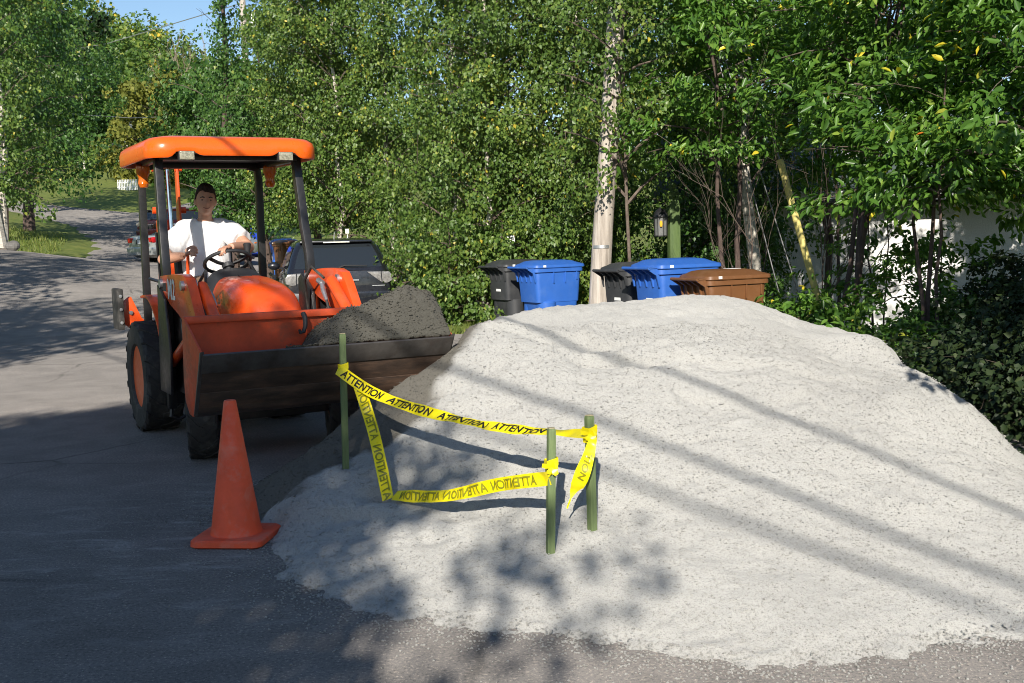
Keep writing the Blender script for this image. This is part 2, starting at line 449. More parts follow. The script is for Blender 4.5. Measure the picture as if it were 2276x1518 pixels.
M['shirt'] = paint('shirt_white', (0.82, 0.82, 0.83), 0.85, var=0.03, scale=9, bumpy=0.1)
M['shorts'] = paint('shorts_brown', (0.15, 0.095, 0.062), 0.85, var=0.2, scale=12, bumpy=0.1)
M['belt'] = paint('belt_grey', (0.30, 0.35, 0.45), 0.7, var=0.08, scale=20)
M['glass'] = glass_mat('car_glass')
M['car_grey'] = paint('car_graphite', (0.013, 0.014, 0.019), 0.3, 0.2, var=0.05, coat=0.8)
M['car_silver'] = paint('car_silver', (0.46, 0.48, 0.47), 0.3, 0.5, var=0.04, coat=0.6)
M['car_red'] = paint('car_darkred', (0.045, 0.008, 0.010), 0.3, 0.3, var=0.05, coat=0.6)
M['tail_red'] = paint('tail_red', (0.48, 0.01, 0.015), 0.2, var=0.1, coat=0.4)
M['tarp'] = ramp_mat('tarp_blue', 5, [(0.3, (0.012, 0.03, 0.26)), (0.7, (0.03, 0.085, 0.55))], 0.4, 0.8, bscale=3)

LEAF_BIRCH = [(0.0, (0.048, 0.097, 0.019)), (0.45, (0.094, 0.165, 0.031)), (0.80, (0.165, 0.235, 0.048)), (0.95, (0.298, 0.329, 0.055)), (1.0, (0.564, 0.423, 0.048))]
LEAF_DEEP = [(0.0, (0.031, 0.081, 0.019)), (0.5, (0.063, 0.140, 0.028)), (0.9, (0.117, 0.211, 0.044)), (1.0, (0.219, 0.267, 0.048))]
LEAF_CHERRY = [(0.0, (0.048, 0.117, 0.019)), (0.5, (0.094, 0.204, 0.031)), (0.85, (0.173, 0.298, 0.048)), (0.955, (0.267, 0.361, 0.055)), (0.985, (0.705, 0.595, 0.048)), (1.0, (0.658, 0.188, 0.031))]
LEAF_YEL = [(0.0, (0.074, 0.095, 0.019)), (0.5, (0.155, 0.169, 0.032)), (1.0, (0.270, 0.257, 0.051))]
LEAF_SPRUCE = [(0.0, (0.010, 0.022, 0.008)), (0.5, (0.020, 0.038, 0.012)), (1.0, (0.042, 0.062, 0.018))]
M['leaf_birch'] = leaf_mat('leaf_birch', LEAF_BIRCH)
M['leaf_deep'] = leaf_mat('leaf_deep', LEAF_DEEP)
M['leaf_cherry'] = leaf_mat('leaf_cherry', LEAF_CHERRY, 0.36, 0.3)
M['leaf_yel'] = leaf_mat('leaf_yellowgreen', LEAF_YEL, 0.6, 0.15, 0.2)
M['leaf_spruce'] = leaf_mat('leaf_spruce', LEAF_SPRUCE, 0.55, 0.05, 0.3)
M['blade'] = leaf_mat('grass_blade', [(0.0, (0.07, 0.12, 0.02)), (0.5, (0.14, 0.19, 0.035)), (1.0, (0.27, 0.27, 0.08))], 0.55, 0.25)

# ------------------------------------------------------------------ terrain, road, verges
def sstep(a, b, x):
    t = np.clip((np.asarray(x, float) - a) / (b - a), 0, 1); return t * t * (3 - 2 * t)


_terr = TPS([(-12.6, 38, .95), (-9, 42, .65), (-15.5, 34, 1.28), (-14.4, 32, 1.5), (-20, 55, 2.6), (-19.5, 70, 3.9), (-24, 68, 4.2), (-30, 60, 4.2),
             (-2.8, 20, .08), (2, 20, 0), (8, 25, 0), (-6, 30, .4), (-5, 42, .55), (0, 42, .6), (10, 42, .5), (-9, 20, .3), (-14, 22, .9), (-22, 30, 2.6),
             (-28, 40, 4.0), (0, 75, 3), (14, 75, 3), (-10, 75, 3.6), (-30, 75, 5.6), (-24, 75, 5.2), (-6, 10, 0), (6, 10, 0), (-15, 10, .5), (-30, 10, 2.0)])


def ground_z(x, y):
    x = np.asarray(x, float); y = np.asarray(y, float)
    z = _terr(np.clip(x, -30, 14), np.clip(y, 8, 75)) * sstep(11, 22, y)
    z = z - sstep(4.5, 8.5, x) * sstep(8, 14, y) * 0.9 * (1 - sstep(40, 60, y))
    h = np.clip(y - 75, 0, 150)
    z = z + h * 0.198 * (1 - 0.018 * np.clip(x + 60, -40, 40)) + np.where(y > 75, fbm(x / 40, y / 40, 3, 5) * np.minimum(h * .1, 6), 0)
    return z


def gz(x, y): return float(ground_z(np.array([x]), np.array([y]))[0])


def pw(v, tab):
    return np.interp(v, [a for a, b in tab], [b for a, b in tab])


ROAD_L = [(-25, -11), (14, -11), (20, -12), (28, -13.9), (33, -14.3), (38, -14.4), (45, -16.6), (52, -20.0), (57, -25), (61, -31), (64, -36)]
ROAD_R = [(-25, 9), (5, 6.5), (8, 3.9), (12, 3.6), (16.4, 3.4), (17.2, -1.1), (20, -1.4), (22, -5.2), (30, -6.6), (42, -8.0), (55, -12.5), (64, -15.5), (72, -19)]
XL = lambda y: pw(y, ROAD_L)
XR = lambda y: pw(y, ROAD_R)

gx = np.unique(np.concatenate([np.linspace(-420, -60, 31), np.linspace(-60, -34, 14), np.arange(-34, 16, 0.8), np.linspace(16, 60, 16), np.linspace(60, 400, 18)]))
gy = np.unique(np.concatenate([np.linspace(-80, -10, 12), np.arange(-10, 80, 0.8), np.linspace(80, 420, 48)]))
GX, GY = np.meshgrid(gx, gy)
GZ = ground_z(GX, GY)
inside = (GX > XL(GY) + 0.5) & (GX < XR(GY) - 0.5) & (GY > -24) & (GY < 63)
GZ = np.where(inside, GZ - 0.25, GZ) + np.where(inside, 0, fbm(GX / 1.7, GY / 1.7, 3, 3) * 0.10 * sstep(10, 24, np.hypot(GX, GY)))
ny, nx = GX.shape
idx = np.arange(nx * ny).reshape(ny, nx)
quads = np.stack([idx[:-1, :-1], idx[:-1, 1:], idx[1:, 1:], idx[1:, :-1]], -1).reshape(-1, 4)
g_o = mesh_arrays("ground", np.stack([GX, GY, GZ], -1).reshape(-1, 3), quads, M['grass'], smooth=True)
tag(g_o, "grassy ground rolling away to the wooded hill", kind="structure")


def ribbon(name, ya, yb, step, fl, fr, cols, lift, mat, label):
    ys = np.arange(ya, yb + 1e-6, step); u = np.linspace(0, 1, cols)
    wob = fbm(ys / 1.3, ys * 0, 3, 11) * 0.25
    X = (fl(ys) + wob)[:, None] * (1 - u) + (fr(ys) - wob * 0.7)[:, None] * u
    Y = np.repeat(ys[:, None], cols, 1)
    Z = ground_z(X, Y) + lift
    Z[:, 0] -= 0.06; Z[:, -1] -= 0.06
    i = np.arange(X.size).reshape(X.shape)
    q = np.stack([i[:-1, :-1], i[:-1, 1:], i[1:, 1:], i[1:, :-1]], -1).reshape(-1, 4)
    o = mesh_arrays(name, np.stack([X, Y, Z], -1).reshape(-1, 3), q, mat, smooth=True)
    return tag(o, label, kind="structure")


ribbon("road", -24, 64, 0.25, XL, XR, 60, 0.0, M['asphalt'], "worn grey asphalt street climbing to the left")
ribbon("far_road", 63.5, 92, 0.5, lambda y: pw(y, [(63, -20.5), (75, -20.0), (92, -24)]), lambda y: pw(y, [(63, -15.5), (75, -16.0), (92, -20)]), 10, 0.04, M["asphalt"], "asphalt street going on uphill past the far lawn")
ribbon("dirt_shoulder", 26, 38, 0.25, lambda y: XL(y) - 1.3, lambda y: XL(y) + 0.25, 8, 0.03, M['soil'], "brown dirt shoulder along the left edge of the street")

# ------------------------------------------------------------------ gravel pile
PILE_PTS = [(-1.29,5.76,0),(-1.15,5.29,0),(-1.02,4.85,0),(-0.82,4.64,0),(-0.66,4.5,0),(-0.27,4.21,0),(-0.01,4.11,0),(0.23,3.98,0),(0.61,3.78,0),(0.95,3.71,0),(1.32,3.8,0),(1.82,3.94,0),(2.55,4.29,0),(3.42,4.77,0),(-1.54,5.31,-0.14),(-1.4,4.84,-0.14),(-1.27,4.4,-0.14),(-1.07,4.19,-0.14),(-0.91,4.05,-0.14),(-0.27,3.76,-0.14),(-0.01,3.66,-0.14),(0.23,3.53,-0.14),(0.61,3.33,-0.14),(0.95,3.26,-0.14),(1.32,3.35,-0.14),(1.82,3.49,-0.14),(2.55,3.84,-0.14),(3.42,4.32,-0.14),(-1.51,6.35,0.07),(-1.39,6.6,0.16),(-1.19,6.75,0.28),(-1.01,6.85,0.43),(-0.87,6.9,0.5),(-0.64,6.95,0.63),(-0.47,7,0.69),(-0.34,7.1,0.78),(-0.27,7.3,0.85),(-0.22,7.5,0.92),(-0.08,7.8,0.94),(0.14,8.1,0.95),(0.89,8.4,0.97),(1.6,8.6,0.98),(2.01,8.6,0.86),(2.4,8.4,0.68),(2.58,8.1,0.66),(2.64,7.7,0.59),(2.75,7.1,0.42),(2.87,6.7,0.26),(2.96,6.45,0.13),(3.11,6.1,-0.08),(-0.14,7.2,0.86),(0.18,7.3,0.85),(0.46,7.1,0.79),(0.56,6.8,0.72),(0.8,6.8,0.74),(1.06,6.75,0.74),(1.51,6.7,0.7),(1.92,6.7,0.61),(2.21,6.7,0.55),(0.04,7.7,0.9),(0.5,7.6,0.9),(0.95,7.6,0.89),(1.26,7.6,0.88),(1.56,7.6,0.86),(1.84,7.5,0.77),(2.12,7.4,0.65),(2.29,7.3,0.62),(2.16,8.1,0.76),(1.83,8.1,0.85),(1.49,8,0.92),(2.42,8,0.67),(1.18,8.1,0.94),(2.46,7.1,0.55),(-0.25,7.2,0.82),(-0.92,6.35,0.28),(-1.1,6.2,0.23),(-0.94,6.1,0.24),(-1.2,5.8,0.1),(-0.72,6.25,0.28),(-0.51,6.75,0.58),(-0.6,6.55,0.47),(-0.4,6.45,0.52),(-0.35,6.05,0.34),(-0.61,5.65,0.2),(-0.44,5.5,0.17),(-0.11,5.55,0.25),(-0.2,5,0.12),(-0.61,4.95,0.08),(-0.87,4.95,0.05),(0.14,4.72,0.12),(0.33,4.9,0.17),(0.57,5.55,0.41),(0.71,4.95,0.21),(1.24,5.5,0.4),(1.06,4.7,0.17),(1.56,5.1,0.25),(2.09,5.7,0.33),(1.56,4.5,0.11),(2.04,4.75,0.12),(0.39,6.1,0.55),(1.14,6.15,0.58),(-1.86,6.9,-0.15),(-1.74,7.15,-0.15),(-1.54,7.3,-0.15),(-1.36,7.4,-0.12),(-1.22,7.45,-0.05),(-0.99,7.5,0.08),(-0.82,7.55,0.14),(-0.22,8.4,0.64),(-0.12,9.9,-0.12),(-0.08,8.7,0.66),(0.02,10.2,-0.12),(0.14,9,0.67),(0.24,10.5,-0.12),(0.89,9.3,0.69),(0.99,10.8,-0.12),(1.6,9.5,0.7),(1.7,11,-0.12),(2.01,9.5,0.58),(2.11,11,-0.12),(2.4,9.3,0.4),(2.5,10.8,-0.12),(2.58,9,0.38),(2.68,10.5,-0.12),(2.64,8.6,0.31),(2.74,10.1,-0.12),(2.75,8,0.14),(2.85,9.5,-0.12),(2.87,7.6,-0.02),(2.97,9.1,-0.12),(2.96,7.35,-0.15),(3.06,8.85,-0.12),(3.11,7,-0.36),(3.21,8.5,-0.12),(3.9,5.6,-0.16),(3.9,7,-0.2),(3.9,9,-0.2),(3.6,4.2,-0.16),(-2.2,6,-0.18),(-2,5.2,-0.16),(-2.3,7.6,-0.2),(-1.2,8.4,-0.2),(-0.9,9.2,-0.2)]

_pile = TPS(PILE_PTS, lam=0.002)


def pile_base(x, y): return _pile(x, y)


def pile_z(x, y): return float(_pile(np.array([x]), np.array([y]))[0])


def damp_of(x, y):
    # boundary between the dry crust and the freshly dug damp flank, going from front left to back right
    bx = [-1.20, -1.02, -0.84, -0.53, -0.45, -0.31, -0.23, -0.12]
    by = [5.85, 6.20, 6.35, 6.55, 6.75, 7.05, 7.35, 7.9]
    edge = np.interp(y + fbm(x * 3, y * 3, 3, 21) * 0.25, by, bx, left=-9, right=-0.1)
    return np.clip((edge - x + fbm(x * 9, y * 9, 3, 8) * 0.10) / 0.10 + 0.5, 0, 1)


px = np.arange(-1.95, 3.75, 0.022)
py = np.concatenate([np.arange(3.3, 7.2, 0.020), np.arange(7.2, 11.2, 0.04)])
PX, PY = np.meshgrid(px, py)
PZ = pile_base(PX, PY)
hgt = np.clip(PZ / 0.25, 0, 1)
rough = fbm(PX * 1.6, PY * 1.6, 4, 31) * 0.040 + fbm(PX * 7, PY * 7, 3, 32) * 0.022 + fbm(PX * 24, PY * 24, 2, 33) * 0.011
# small slides and rills running down the front, footprints and a dug hollow
rill = np.abs(fbm(PX * 4.5 + PY * 0.5, PY * 0.8, 3, 34))
PZ = PZ + rough * (0.25 + 0.75 * hgt) - np.clip(0.10 - rill, 0, 1) * 0.14 * hgt
PZ = PZ + fbm(PX * 13, PY * 13, 3, 36) * 0.034 * np.exp(-((PZ - 0.0) / 0.05) ** 2)


def scarp(pts, depth, width):
    # a slump line: the stones below it have slid down, leaving a small step
    out = np.zeros_like(PX)
    for (x0, y0), (x1, y1) in zip(pts, pts[1:]):
        dx, dy = x1 - x0, y1 - y0; L = math.hypot(dx, dy)
        t = np.clip(((PX - x0) * dx + (PY - y0) * dy) / L ** 2, 0, 1)
        sd = ((PX - x0) * dy - (PY - y0) * dx) / L          # positive towards the viewer's side
        d = np.hypot(PX - x0 - t * dx, PY - y0 - t * dy)
        out = np.minimum(out, -depth * np.where(sd > 0, np.exp(-(d / width) ** 2), np.exp(-(d / (width * .18)) ** 2)) * (0.5 + vnoise(PX * 4, PY * 4, 37) + .5))
    return out


for pl_, dp_, wd_ in (([(-.05, 7.42), (.28, 7.30), (.52, 7.22), (.60, 6.92), (.75, 6.84)], .065, .22), ([(.98, 6.78), (1.22, 6.62), (1.52, 6.66), (1.80, 6.60)], .030, .16), ([(-.50, 6.72), (-.30, 6.62), (-.18, 6.80)], .035, .14), ([(-.62, 5.95), (-.30, 5.75), (.02, 5.86)], .045, .2), ([(1.1, 6.1), (1.28, 6.0), (1.42, 6.1)], .025, .2), ([(-.85, 5.55), (-.60, 5.42), (-.38, 5.50)], .04, .16), ([(.2, 5.7), (.5, 5.6), (.8, 5.66)], .02, .2)):
    PZ = PZ + scarp(pl_, dp_, wd_)
for hx, hy, hr, hd in [(-0.72, 5.72, .10, .07), (-0.66, 5.78, .07, .05), (-0.05, 5.62, .13, .05), (0.02, 5.66, .10, .05), (-0.55, 5.25, .10, .04), (-0.38, 5.1, .09, .04), (-0.80, 5.3, .12, .05), (-0.25, 5.35, .10, .05), (0.50, 6.86, .10, .05), (0.66, 6.84, .07, .05)]:
    d2 = ((PX - hx) ** 2 + (PY - hy) ** 2) / hr ** 2
    PZ = PZ - hd * np.exp(-d2) + hd * 0.5 * np.exp(-((PX - hx) ** 2 + (PY - hy - hr * 1.1) ** 2) / (hr * .7) ** 2)
ny, nx = PX.shape
idx = np.arange(nx * ny).reshape(ny, nx)
q = np.stack([idx[:-1, :-1], idx[:-1, 1:], idx[1:, 1:], idx[1:, :-1]], -1).reshape(-1, 4)
keep = PZ.ravel()[q].max(1) > -0.03
DAMP = damp_of(PX, PY)
pile_o = thing("gravel_pile", "big pile of pale crushed stone dumped on the street", "gravel pile")
mesh_arrays("heap", np.stack([PX, PY, PZ], -1).reshape(-1, 3), q[keep], M['gravel'], pile_o, smooth=True, attr={"damp": ('POINT', DAMP.ravel())})


def pebbles(name, X, Y, Z, size, damp, parent, seed=1, mat=None):
    r = np.random.default_rng(seed); n = len(X)
    base = np.array([[1, 0, -.35], [-.5, .87, -.35], [-.5, -.87, -.35], [.55, .35, .5], [-.6, .3, .55], [.05, -.62, .6]])
    fc = np.array([[0, 2, 1], [0, 1, 3], [1, 4, 3], [1, 2, 4], [2, 5, 4], [2, 0, 5], [0, 3, 5], [3, 4, 5]])
    B = base[None] * (1 + r.uniform(-.35, .35, (n, 6, 3)))
    a = r.uniform(0, 6.283, n); c, s = np.cos(a), np.sin(a)
    x = B[..., 0] * c[:, None] - B[..., 1] * s[:, None]; y = B[..., 0] * s[:, None] + B[..., 1] * c[:, None]
    V = np.stack([x * size[:, None] + X[:, None], y * size[:, None] + Y[:, None], B[..., 2] * size[:, None] * .8 + Z[:, None]], -1)
    F = fc[None] + (np.arange(n) * 6)[:, None, None]
    o = mesh_arrays(name, V.reshape(-1, 3), F.reshape(-1, 3), mat or M['gravel'], parent, attr={"damp": ('POINT', np.repeat(damp, 6))})
    return tag(o, kind="stuff")


# loose stones over the face and scattered past the foot of the pile
r_ = np.random.default_rng(3)
n = 42000
X = r_.uniform(-1.8, 3.2, n); Y = 3.4 + 4.2 * r_.random(n) ** 1.3
from_grid = lambda X, Y: PZ[np.clip(np.searchsorted(py, Y) - 0, 0, ny - 1), np.clip(((X - px[0]) / 0.022 + .5).astype(int), 0, nx - 1)]
Z = from_grid(X, Y)
ok = Z > -0.005
X, Y, Z = X[ok], Y[ok], Z[ok]
d = damp_of(X, Y)
pebbles("loose_stone", X, Y, Z + 0.001, r_.uniform(0.0025, 0.0060, len(X)) * (1 + .9 * (r_.random(len(X)) > .985)), np.clip(d + (r_.random(len(X)) > .96) * 0.4, 0, 1), pile_o, 5)
n = 110000
X = r_.uniform(-2.2, 3.2, n); Y = r_.uniform(3.0, 7.0, n); bz = pile_base(X, Y)
pr_ = np.exp(np.minimum(bz + 0.004, 0) / 0.036) * (bz < 0.02)
ok = r_.random(n) < pr_ * 0.75
pebbles("scattered_stone", X[ok], Y[ok], np.full(ok.sum(), 0.003) + np.maximum(bz[ok], 0), r_.uniform(0.0025, 0.0075, ok.sum()), r_.random(ok.sum()) * .35, pile_o, 6)
# dust and spilled stone trailed over the asphalt by the wheels
X = np.concatenate([r_.normal(-1.9, .30, 1200), r_.normal(-2.25, .22, 500), r_.normal(-1.6, .3, 600)]); Y = np.concatenate([r_.normal(6.05, .12, 1200), r_.normal(5.55, .18, 500), r_.normal(5.2, .3, 600)])
bz = pile_base(X, Y); ok = bz < 0.0
pebbles("spilled_stone", X[ok], Y[ok], np.full(ok.sum(), 0.002), r_.uniform(0.0015, 0.004, ok.sum()), .2 + r_.random(ok.sum()) * .5, pile_o, 7)

# ------------------------------------------------------------------ foliage
TRI_COUNT = [0]


def leaf_mesh(name, C, A, Nn, size, kind, lv, mat, parent):
    """C centres, A midrib directions, Nn leaf normals (n,3); one folded blade per leaf"""
    A = A / np.linalg.norm(A, axis=1, keepdims=True)
    S = np.cross(A, Nn); S /= np.linalg.norm(S, axis=1, keepdims=True) + 1e-9
    U = np.cross(S, A)
    if kind == 'kite':
        T = np.array([[0, 0, 0], [.40, .36, .13], [0, 1, -.05], [-.40, .36, .13]]); F0 = np.array([[0, 1, 2], [0, 2, 3]])
    elif kind == 'long':
        T = np.array([[0, 0, 0], [.20, .30, .06], [.17, .66, .04], [0, 1, -.16], [-.17, .66, .04], [-.20, .30, .06]]); F0 = np.array([[0, 1, 2, 3], [0, 3, 4, 5]])
    elif kind == 'needle':
        T = np.array([[-.10, 0, 0], [.10, 0, 0], [0, 1, .05]]); F0 = np.array([[0, 1, 2]])
    else:   # broad clump for far trees
        T = np.array([[0, 0, 0], [.5, .5, .15], [0, 1, 0], [-.5, .5, .15]]); F0 = np.array([[0, 1, 2], [0, 2, 3]])
    k = len(T); n = len(C)
    V = C[:, None] + (S[:, None] * T[None, :, :1] + A[:, None] * (T[None, :, 1:2] - .4) + U[:, None] * T[None, :, 2:]) * size[:, None, None]
    F = F0[None] + (np.arange(n) * k)[:, None, None]
    TRI_COUNT[0] += n * len(F0) * (F0.shape[1] - 2)
    o = mesh_arrays(name, V.reshape(-1, 3), F.reshape(-1, F0.shape[1]), mat, parent, attr={"lv": ('FACE', np.repeat(lv, len(F0)))})
    return tag(o, kind="stuff")


def tree(name, label, base, height, spec, seed, group=None, cat="tree"):
    """a trunk with limbs and twigs and a crown of single leaves gathered in clumps along them.
    spec: z0, z1 crown range; rad(t) crown radius; clumps; per; leaf; kind; mat; bark; trunk radius; stems"""
    r = np.random.default_rng(seed)
    root = thing(name, label, cat, base, 0, group)
    z0, z1 = spec['z0'], spec['z1']; rad = spec['rad']
    stems = spec.get('stems', 1); tr = spec['trunk']
    lean = spec.get('lean', (0, 0))
    paths = []
    tb = MB()
    for s in range(stems):
        a0 = r.uniform(0, 6.28); spread = spec.get('spread', 0.25) * (0 if stems == 1 else 1)
        hh = height * r.uniform(.85, 1.0) if s else height
        pts = []
        for i in range(9):
            t = i / 8
            pts.append(Vector((math.cos(a0) * spread * t * hh * .3 + lean[0] * t + (r.normal(0, .035) * hh * .2 if i else 0) + (math.cos(a0) * .12 * spread * 3 if stems > 1 else 0),
                               math.sin(a0) * spread * t * hh * .3 + lean[1] * t + (r.normal(0, .035) * hh * .2 if i else 0) + (math.sin(a0) * .12 * spread * 3 if stems > 1 else 0), -0.25 + (hh + .25) * t)))
        paths.append(pts)
        k_ = (1.0 if s == 0 else r.uniform(.6, .9))
        tb.tube(pts, [tr * k_ * (1.25 if i == 0 else 1) * (1 - .9 * (i / 8)) + .006 for i in range(9)], 8)
    tb.build("trunk", spec.get('bark', M['bark']), root)

    def on_stem(p, z):
        zs = [q.z for q in p]
        z = min(max(z, zs[0]), zs[-1])
        i = min(max(np.searchsorted(zs, z) - 1, 0), 7); t = (z - zs[i]) / max(zs[i + 1] - zs[i], 1e-6)
        return p[i].lerp(p[i + 1], t)
    lb = MB(); centres = []; outs = []
    nl = spec['limbs']; per_limb = spec['clumps'] // nl
    for li in range(nl):
        p = paths[r.integers(stems)]
        t = (li + r.uniform(0, 1)) / nl
        zc = z0 + (z1 - z0) * t
        ang = li * 2.4 + r.normal(0, .4)
        rr = rad(t) * r.uniform(.75, 1.12)
        rise = spec.get('rise', .35)
        st = on_stem(p, max(zc - rr * rise, 0.15 * height if z0 > .6 else zc * .7))
        cz = on_stem(p, zc)
        end = Vector((cz.x + math.cos(ang) * rr, cz.y + math.sin(ang) * rr * spec.get('depth', 1.0), zc + r.normal(0, .12)))
        mid = st.lerp(end, .5) + Vector((0, 0, .10 * rr + r.normal(0, .05)))
        limb = [st, st.lerp(mid, .5) + Vector((0, 0, .03)), mid, mid.lerp(end, .5) + Vector((0, 0, .02)), end]
        lr = spec.get('limb_r', .022) * (1.25 - t)
        lb.tube(limb, [lr, lr * .8, lr * .6, lr * .4, lr * .2], 4)
        for c in range(per_limb):
            u = 1 - r.random() ** 1.4 * .9
            k = min(int(u * 4), 3); q = limb[k].lerp(limb[k + 1], u * 4 - k)
            sp = spec.get('clump_r', .3)
            c_ = q + Vector((r.normal(0, sp * 1.1), r.normal(0, sp * 1.1), r.normal(-.05, sp * .8)))
            if c_.z < spec.get('floor', .05): c_.z = spec.get('floor', .05) + abs(r.normal(0, .1))
            if r.random() < .5: lb.tube([q, q.lerp(c_, .6) + Vector((0, 0, .03)), c_], [lr * .3, lr * .2, lr * .08], 3)
            centres.append(c_); o_ = c_ - cz; outs.append(o_.normalized() if o_.length > .01 else Vector((0, 0, 1)))
    lb.build("limb", spec.get('limb_mat', M['twig']), root)
    C0 = np.array(centres); O0 = np.array(outs); n0 = len(C0); per = spec['per']
    cr = spec.get('clump_r', .3) * r.uniform(.6, 1.35, n0)
    ci = np.repeat(np.arange(n0), per); n = len(ci)
    g = r.normal(0, 1, (n, 3)); g[:, 2] *= spec.get('flat', .75)
    g *= (r.random(n) ** .25 / np.linalg.norm(g, axis=1))[:, None] if spec.get('shell', True) else .5
    C = C0[ci] + g * cr[ci][:, None]
    drop = spec.get('droop', .8)
    A = r.normal(0, .55, (n, 3)) + np.array([0, 0, -drop]) + O0[ci] * spec.get('fan', .35)
    Nn = r.normal(0, .6, (n, 3)) + g * .6 + O0[ci] * .55 + np.array([0, 0, spec.get('upn', .35)])
    size = spec['leaf'] * r.uniform(.65, 1.25, n)
    lv = np.clip(r.normal(.45, .20, n) + np.repeat(r.normal(0, .10, n0), per) + (r.random(n) > .992) * r.uniform(.15, .5, n) * spec.get('yellow', 1), 0, .985 + (r.random(n) > .97) * .015)
    if 'cut' in spec:
        ok = spec['cut'](C + np.array(base)); C, A, Nn, size, lv = C[ok], A[ok], Nn[ok], size[ok], lv[ok]
    leaf_mesh("crown", C, A, Nn, size, spec['kind'], lv, spec['mat'], root)
    return root


dome = lambda R0: (lambda t: R0 * (0.45 + 0.55 * math.sin(math.pi * min(max(t * .8 + .12, 0), 1))))
column = lambda R0: (lambda t: R0 * (1.0 - .45 * t ** 2))
cone_r = lambda R0: (lambda t: R0 * (1.03 - t))

# ------------------------------------------------------------------ backhoe loader (local frame: rear axle at the origin, nose towards -y)
TL, TYAW = (-2.437, 9.315, 0.0), 0.50
loader = thing("backhoe_loader", "orange compact backhoe loader with canopy, carrying gravel in its front bucket", "tractor", TL, TYAW)
XROT = Matrix.Rotation(math.pi / 2, 4, 'Y')


def wheel(name, x, y, Rt, w, Rr, nl, side):
    root = bpy.data.objects.new(name, None); COL.objects.link(root); root.parent = loader; root.location = (x, y, Rt)
    t = MB(); h = w / 2
    prof = [(Rr, -h * .78), (Rr + .02, -h * .93), (Rt * .80, -h), (Rt * .93, -h * .95), (Rt * .975, -h * .78), (Rt * .985, 0), (Rt * .975, h * .78), (Rt * .93, h * .95), (Rt * .80, h), (Rr + .02, h * .93), (Rr, h * .78)]
    rings = [[(z, r * math.cos(2 * math.pi * k / 48), r * math.sin(2 * math.pi * k / 48)) for k in range(48)] for r, z in prof]
    t.loft(rings, True)
    for k in range(nl):
        for s in (-1, 1):
            a0 = 2 * math.pi * (k + (.5 if s > 0 else 0)) / nl
            sec = []
            for u, da, hw in ((-.10, 0.0, .62), (.30, .05, .55), (.62, .16, .5), (.90, .24, .5), (.99, .25, .42)):
                a = a0 - da * (1.4 if Rt < .35 else 1.0); wd = hw * .62 * math.pi / nl
                r0 = Rt * .93; r1 = Rt * 1.0 if u < .95 else Rt * .955
                xx = s * u * h
                sec.append([(xx, r0 * math.cos(a - wd * 1.25), r0 * math.sin(a - wd * 1.25)), (xx, r1 * math.cos(a - wd), r1 * math.sin(a - wd)),
                            (xx, r1 * math.cos(a + wd), r1 * math.sin(a + wd)), (xx, r0 * math.cos(a + wd * 1.25), r0 * math.sin(a + wd * 1.25))])
            t.loft(sec)
    t.build("tyre", M['rubber'], root, angle=30)
    m = MB()
    o = side
    m.lathe([(Rr * 1.03, o * h * .80), (Rr * 1.03, o * h * .70), (Rr * .90, o * h * .66), (Rr * .86, o * h * .25), (Rr * .45, o * h * .15), (Rr * .36, o * h * .30), (0.01, o * h * .32)], 32, XROT)
    m.lathe([(Rr * 1.01, -o * h * .78), (Rr * .9, -o * h * .6), (Rr * .88, o * h * .2)], 32, XROT)
    rim = m.build("rim", M['rim_orange'], root)
    hb = MB()
    for k in range(6):
        a = k * math.pi / 3
        hb.lathe([(.014, 0), (.014, .02), (.002, .021)], 6, Matrix.Translation((o * h * .2, Rr * .55 * math.cos(a), Rr * .55 * math.sin(a))) @ Matrix.Rotation(o * math.pi / 2, 4, 'Y'))
    hb.build("wheel_bolt", M['zinc'], root)
    return root


for s in (-1, 1):
    wheel("rear_wheel", s * .53, 0.0, .445, .30, .245, 17, s)
    fw_ = wheel("front_wheel", s * .505, -1.49, .295, .21, .155, 15, s); fw_.rotation_euler = (0, 0, R(-15))

# chassis, engine block, axles, platform
b = MB()
b.box((0, -.75, .52), (.34, 1.9, .34)); b.box((0, .15, .55), (.5, .5, .4)); b.box((0, -1.49, .30), (.80, .12, .10)); b.box((0, 0, .45), (.78, .16, .16))
b.box((0, -1.55, .48), (.2, .5, .3)); b.box((0, .55, .55), (.6, .35, .5))
b.build("chassis", M['dark_iron'], loader, bevel=.012)
b = MB(); b.box((0, -.35, .64), (.96, .75, .035)); b.build("floor_plate", M['black'], loader, bevel=.006)

# hood: lofted shell with a rounded nose
secs = []
for y, hw, zt, zs in ((-.70, .255, 1.235, .74), (-.85, .262, 1.245, .74), (-1.1, .265, 1.235, .74), (-1.35, .262, 1.205, .74), (-1.52, .250, 1.165, .74), (-1.64, .225, 1.10, .74), (-1.71, .185, 1.01, .74), (-1.735, .15, .90, .74)):
    ring = []
    for i in range(17):
        a = math.pi * i / 16
        ex = .42
        cx = math.copysign(abs(math.cos(a)) ** ex, math.cos(a)); sz = math.sin(a) ** .62
        ring.append((-cx * hw * (1 - .10 * sz), y, zs + (zt - zs) * sz))
    secs.append(ring)
b = MB(); b.loft(secs, True); hood = b.build("hood", M['orange'], loader, angle=50)
b = MB(); b.box((0, -.90, 1.243), (.10, .035, .012)); b.build("hood_latch", M['black_plastic'], hood, bevel=.003)
b = MB(); b.box((0, -1.742, .86), (.26, .02, .2)); b.build("grille", M['black_plastic'], hood, bevel=.004)


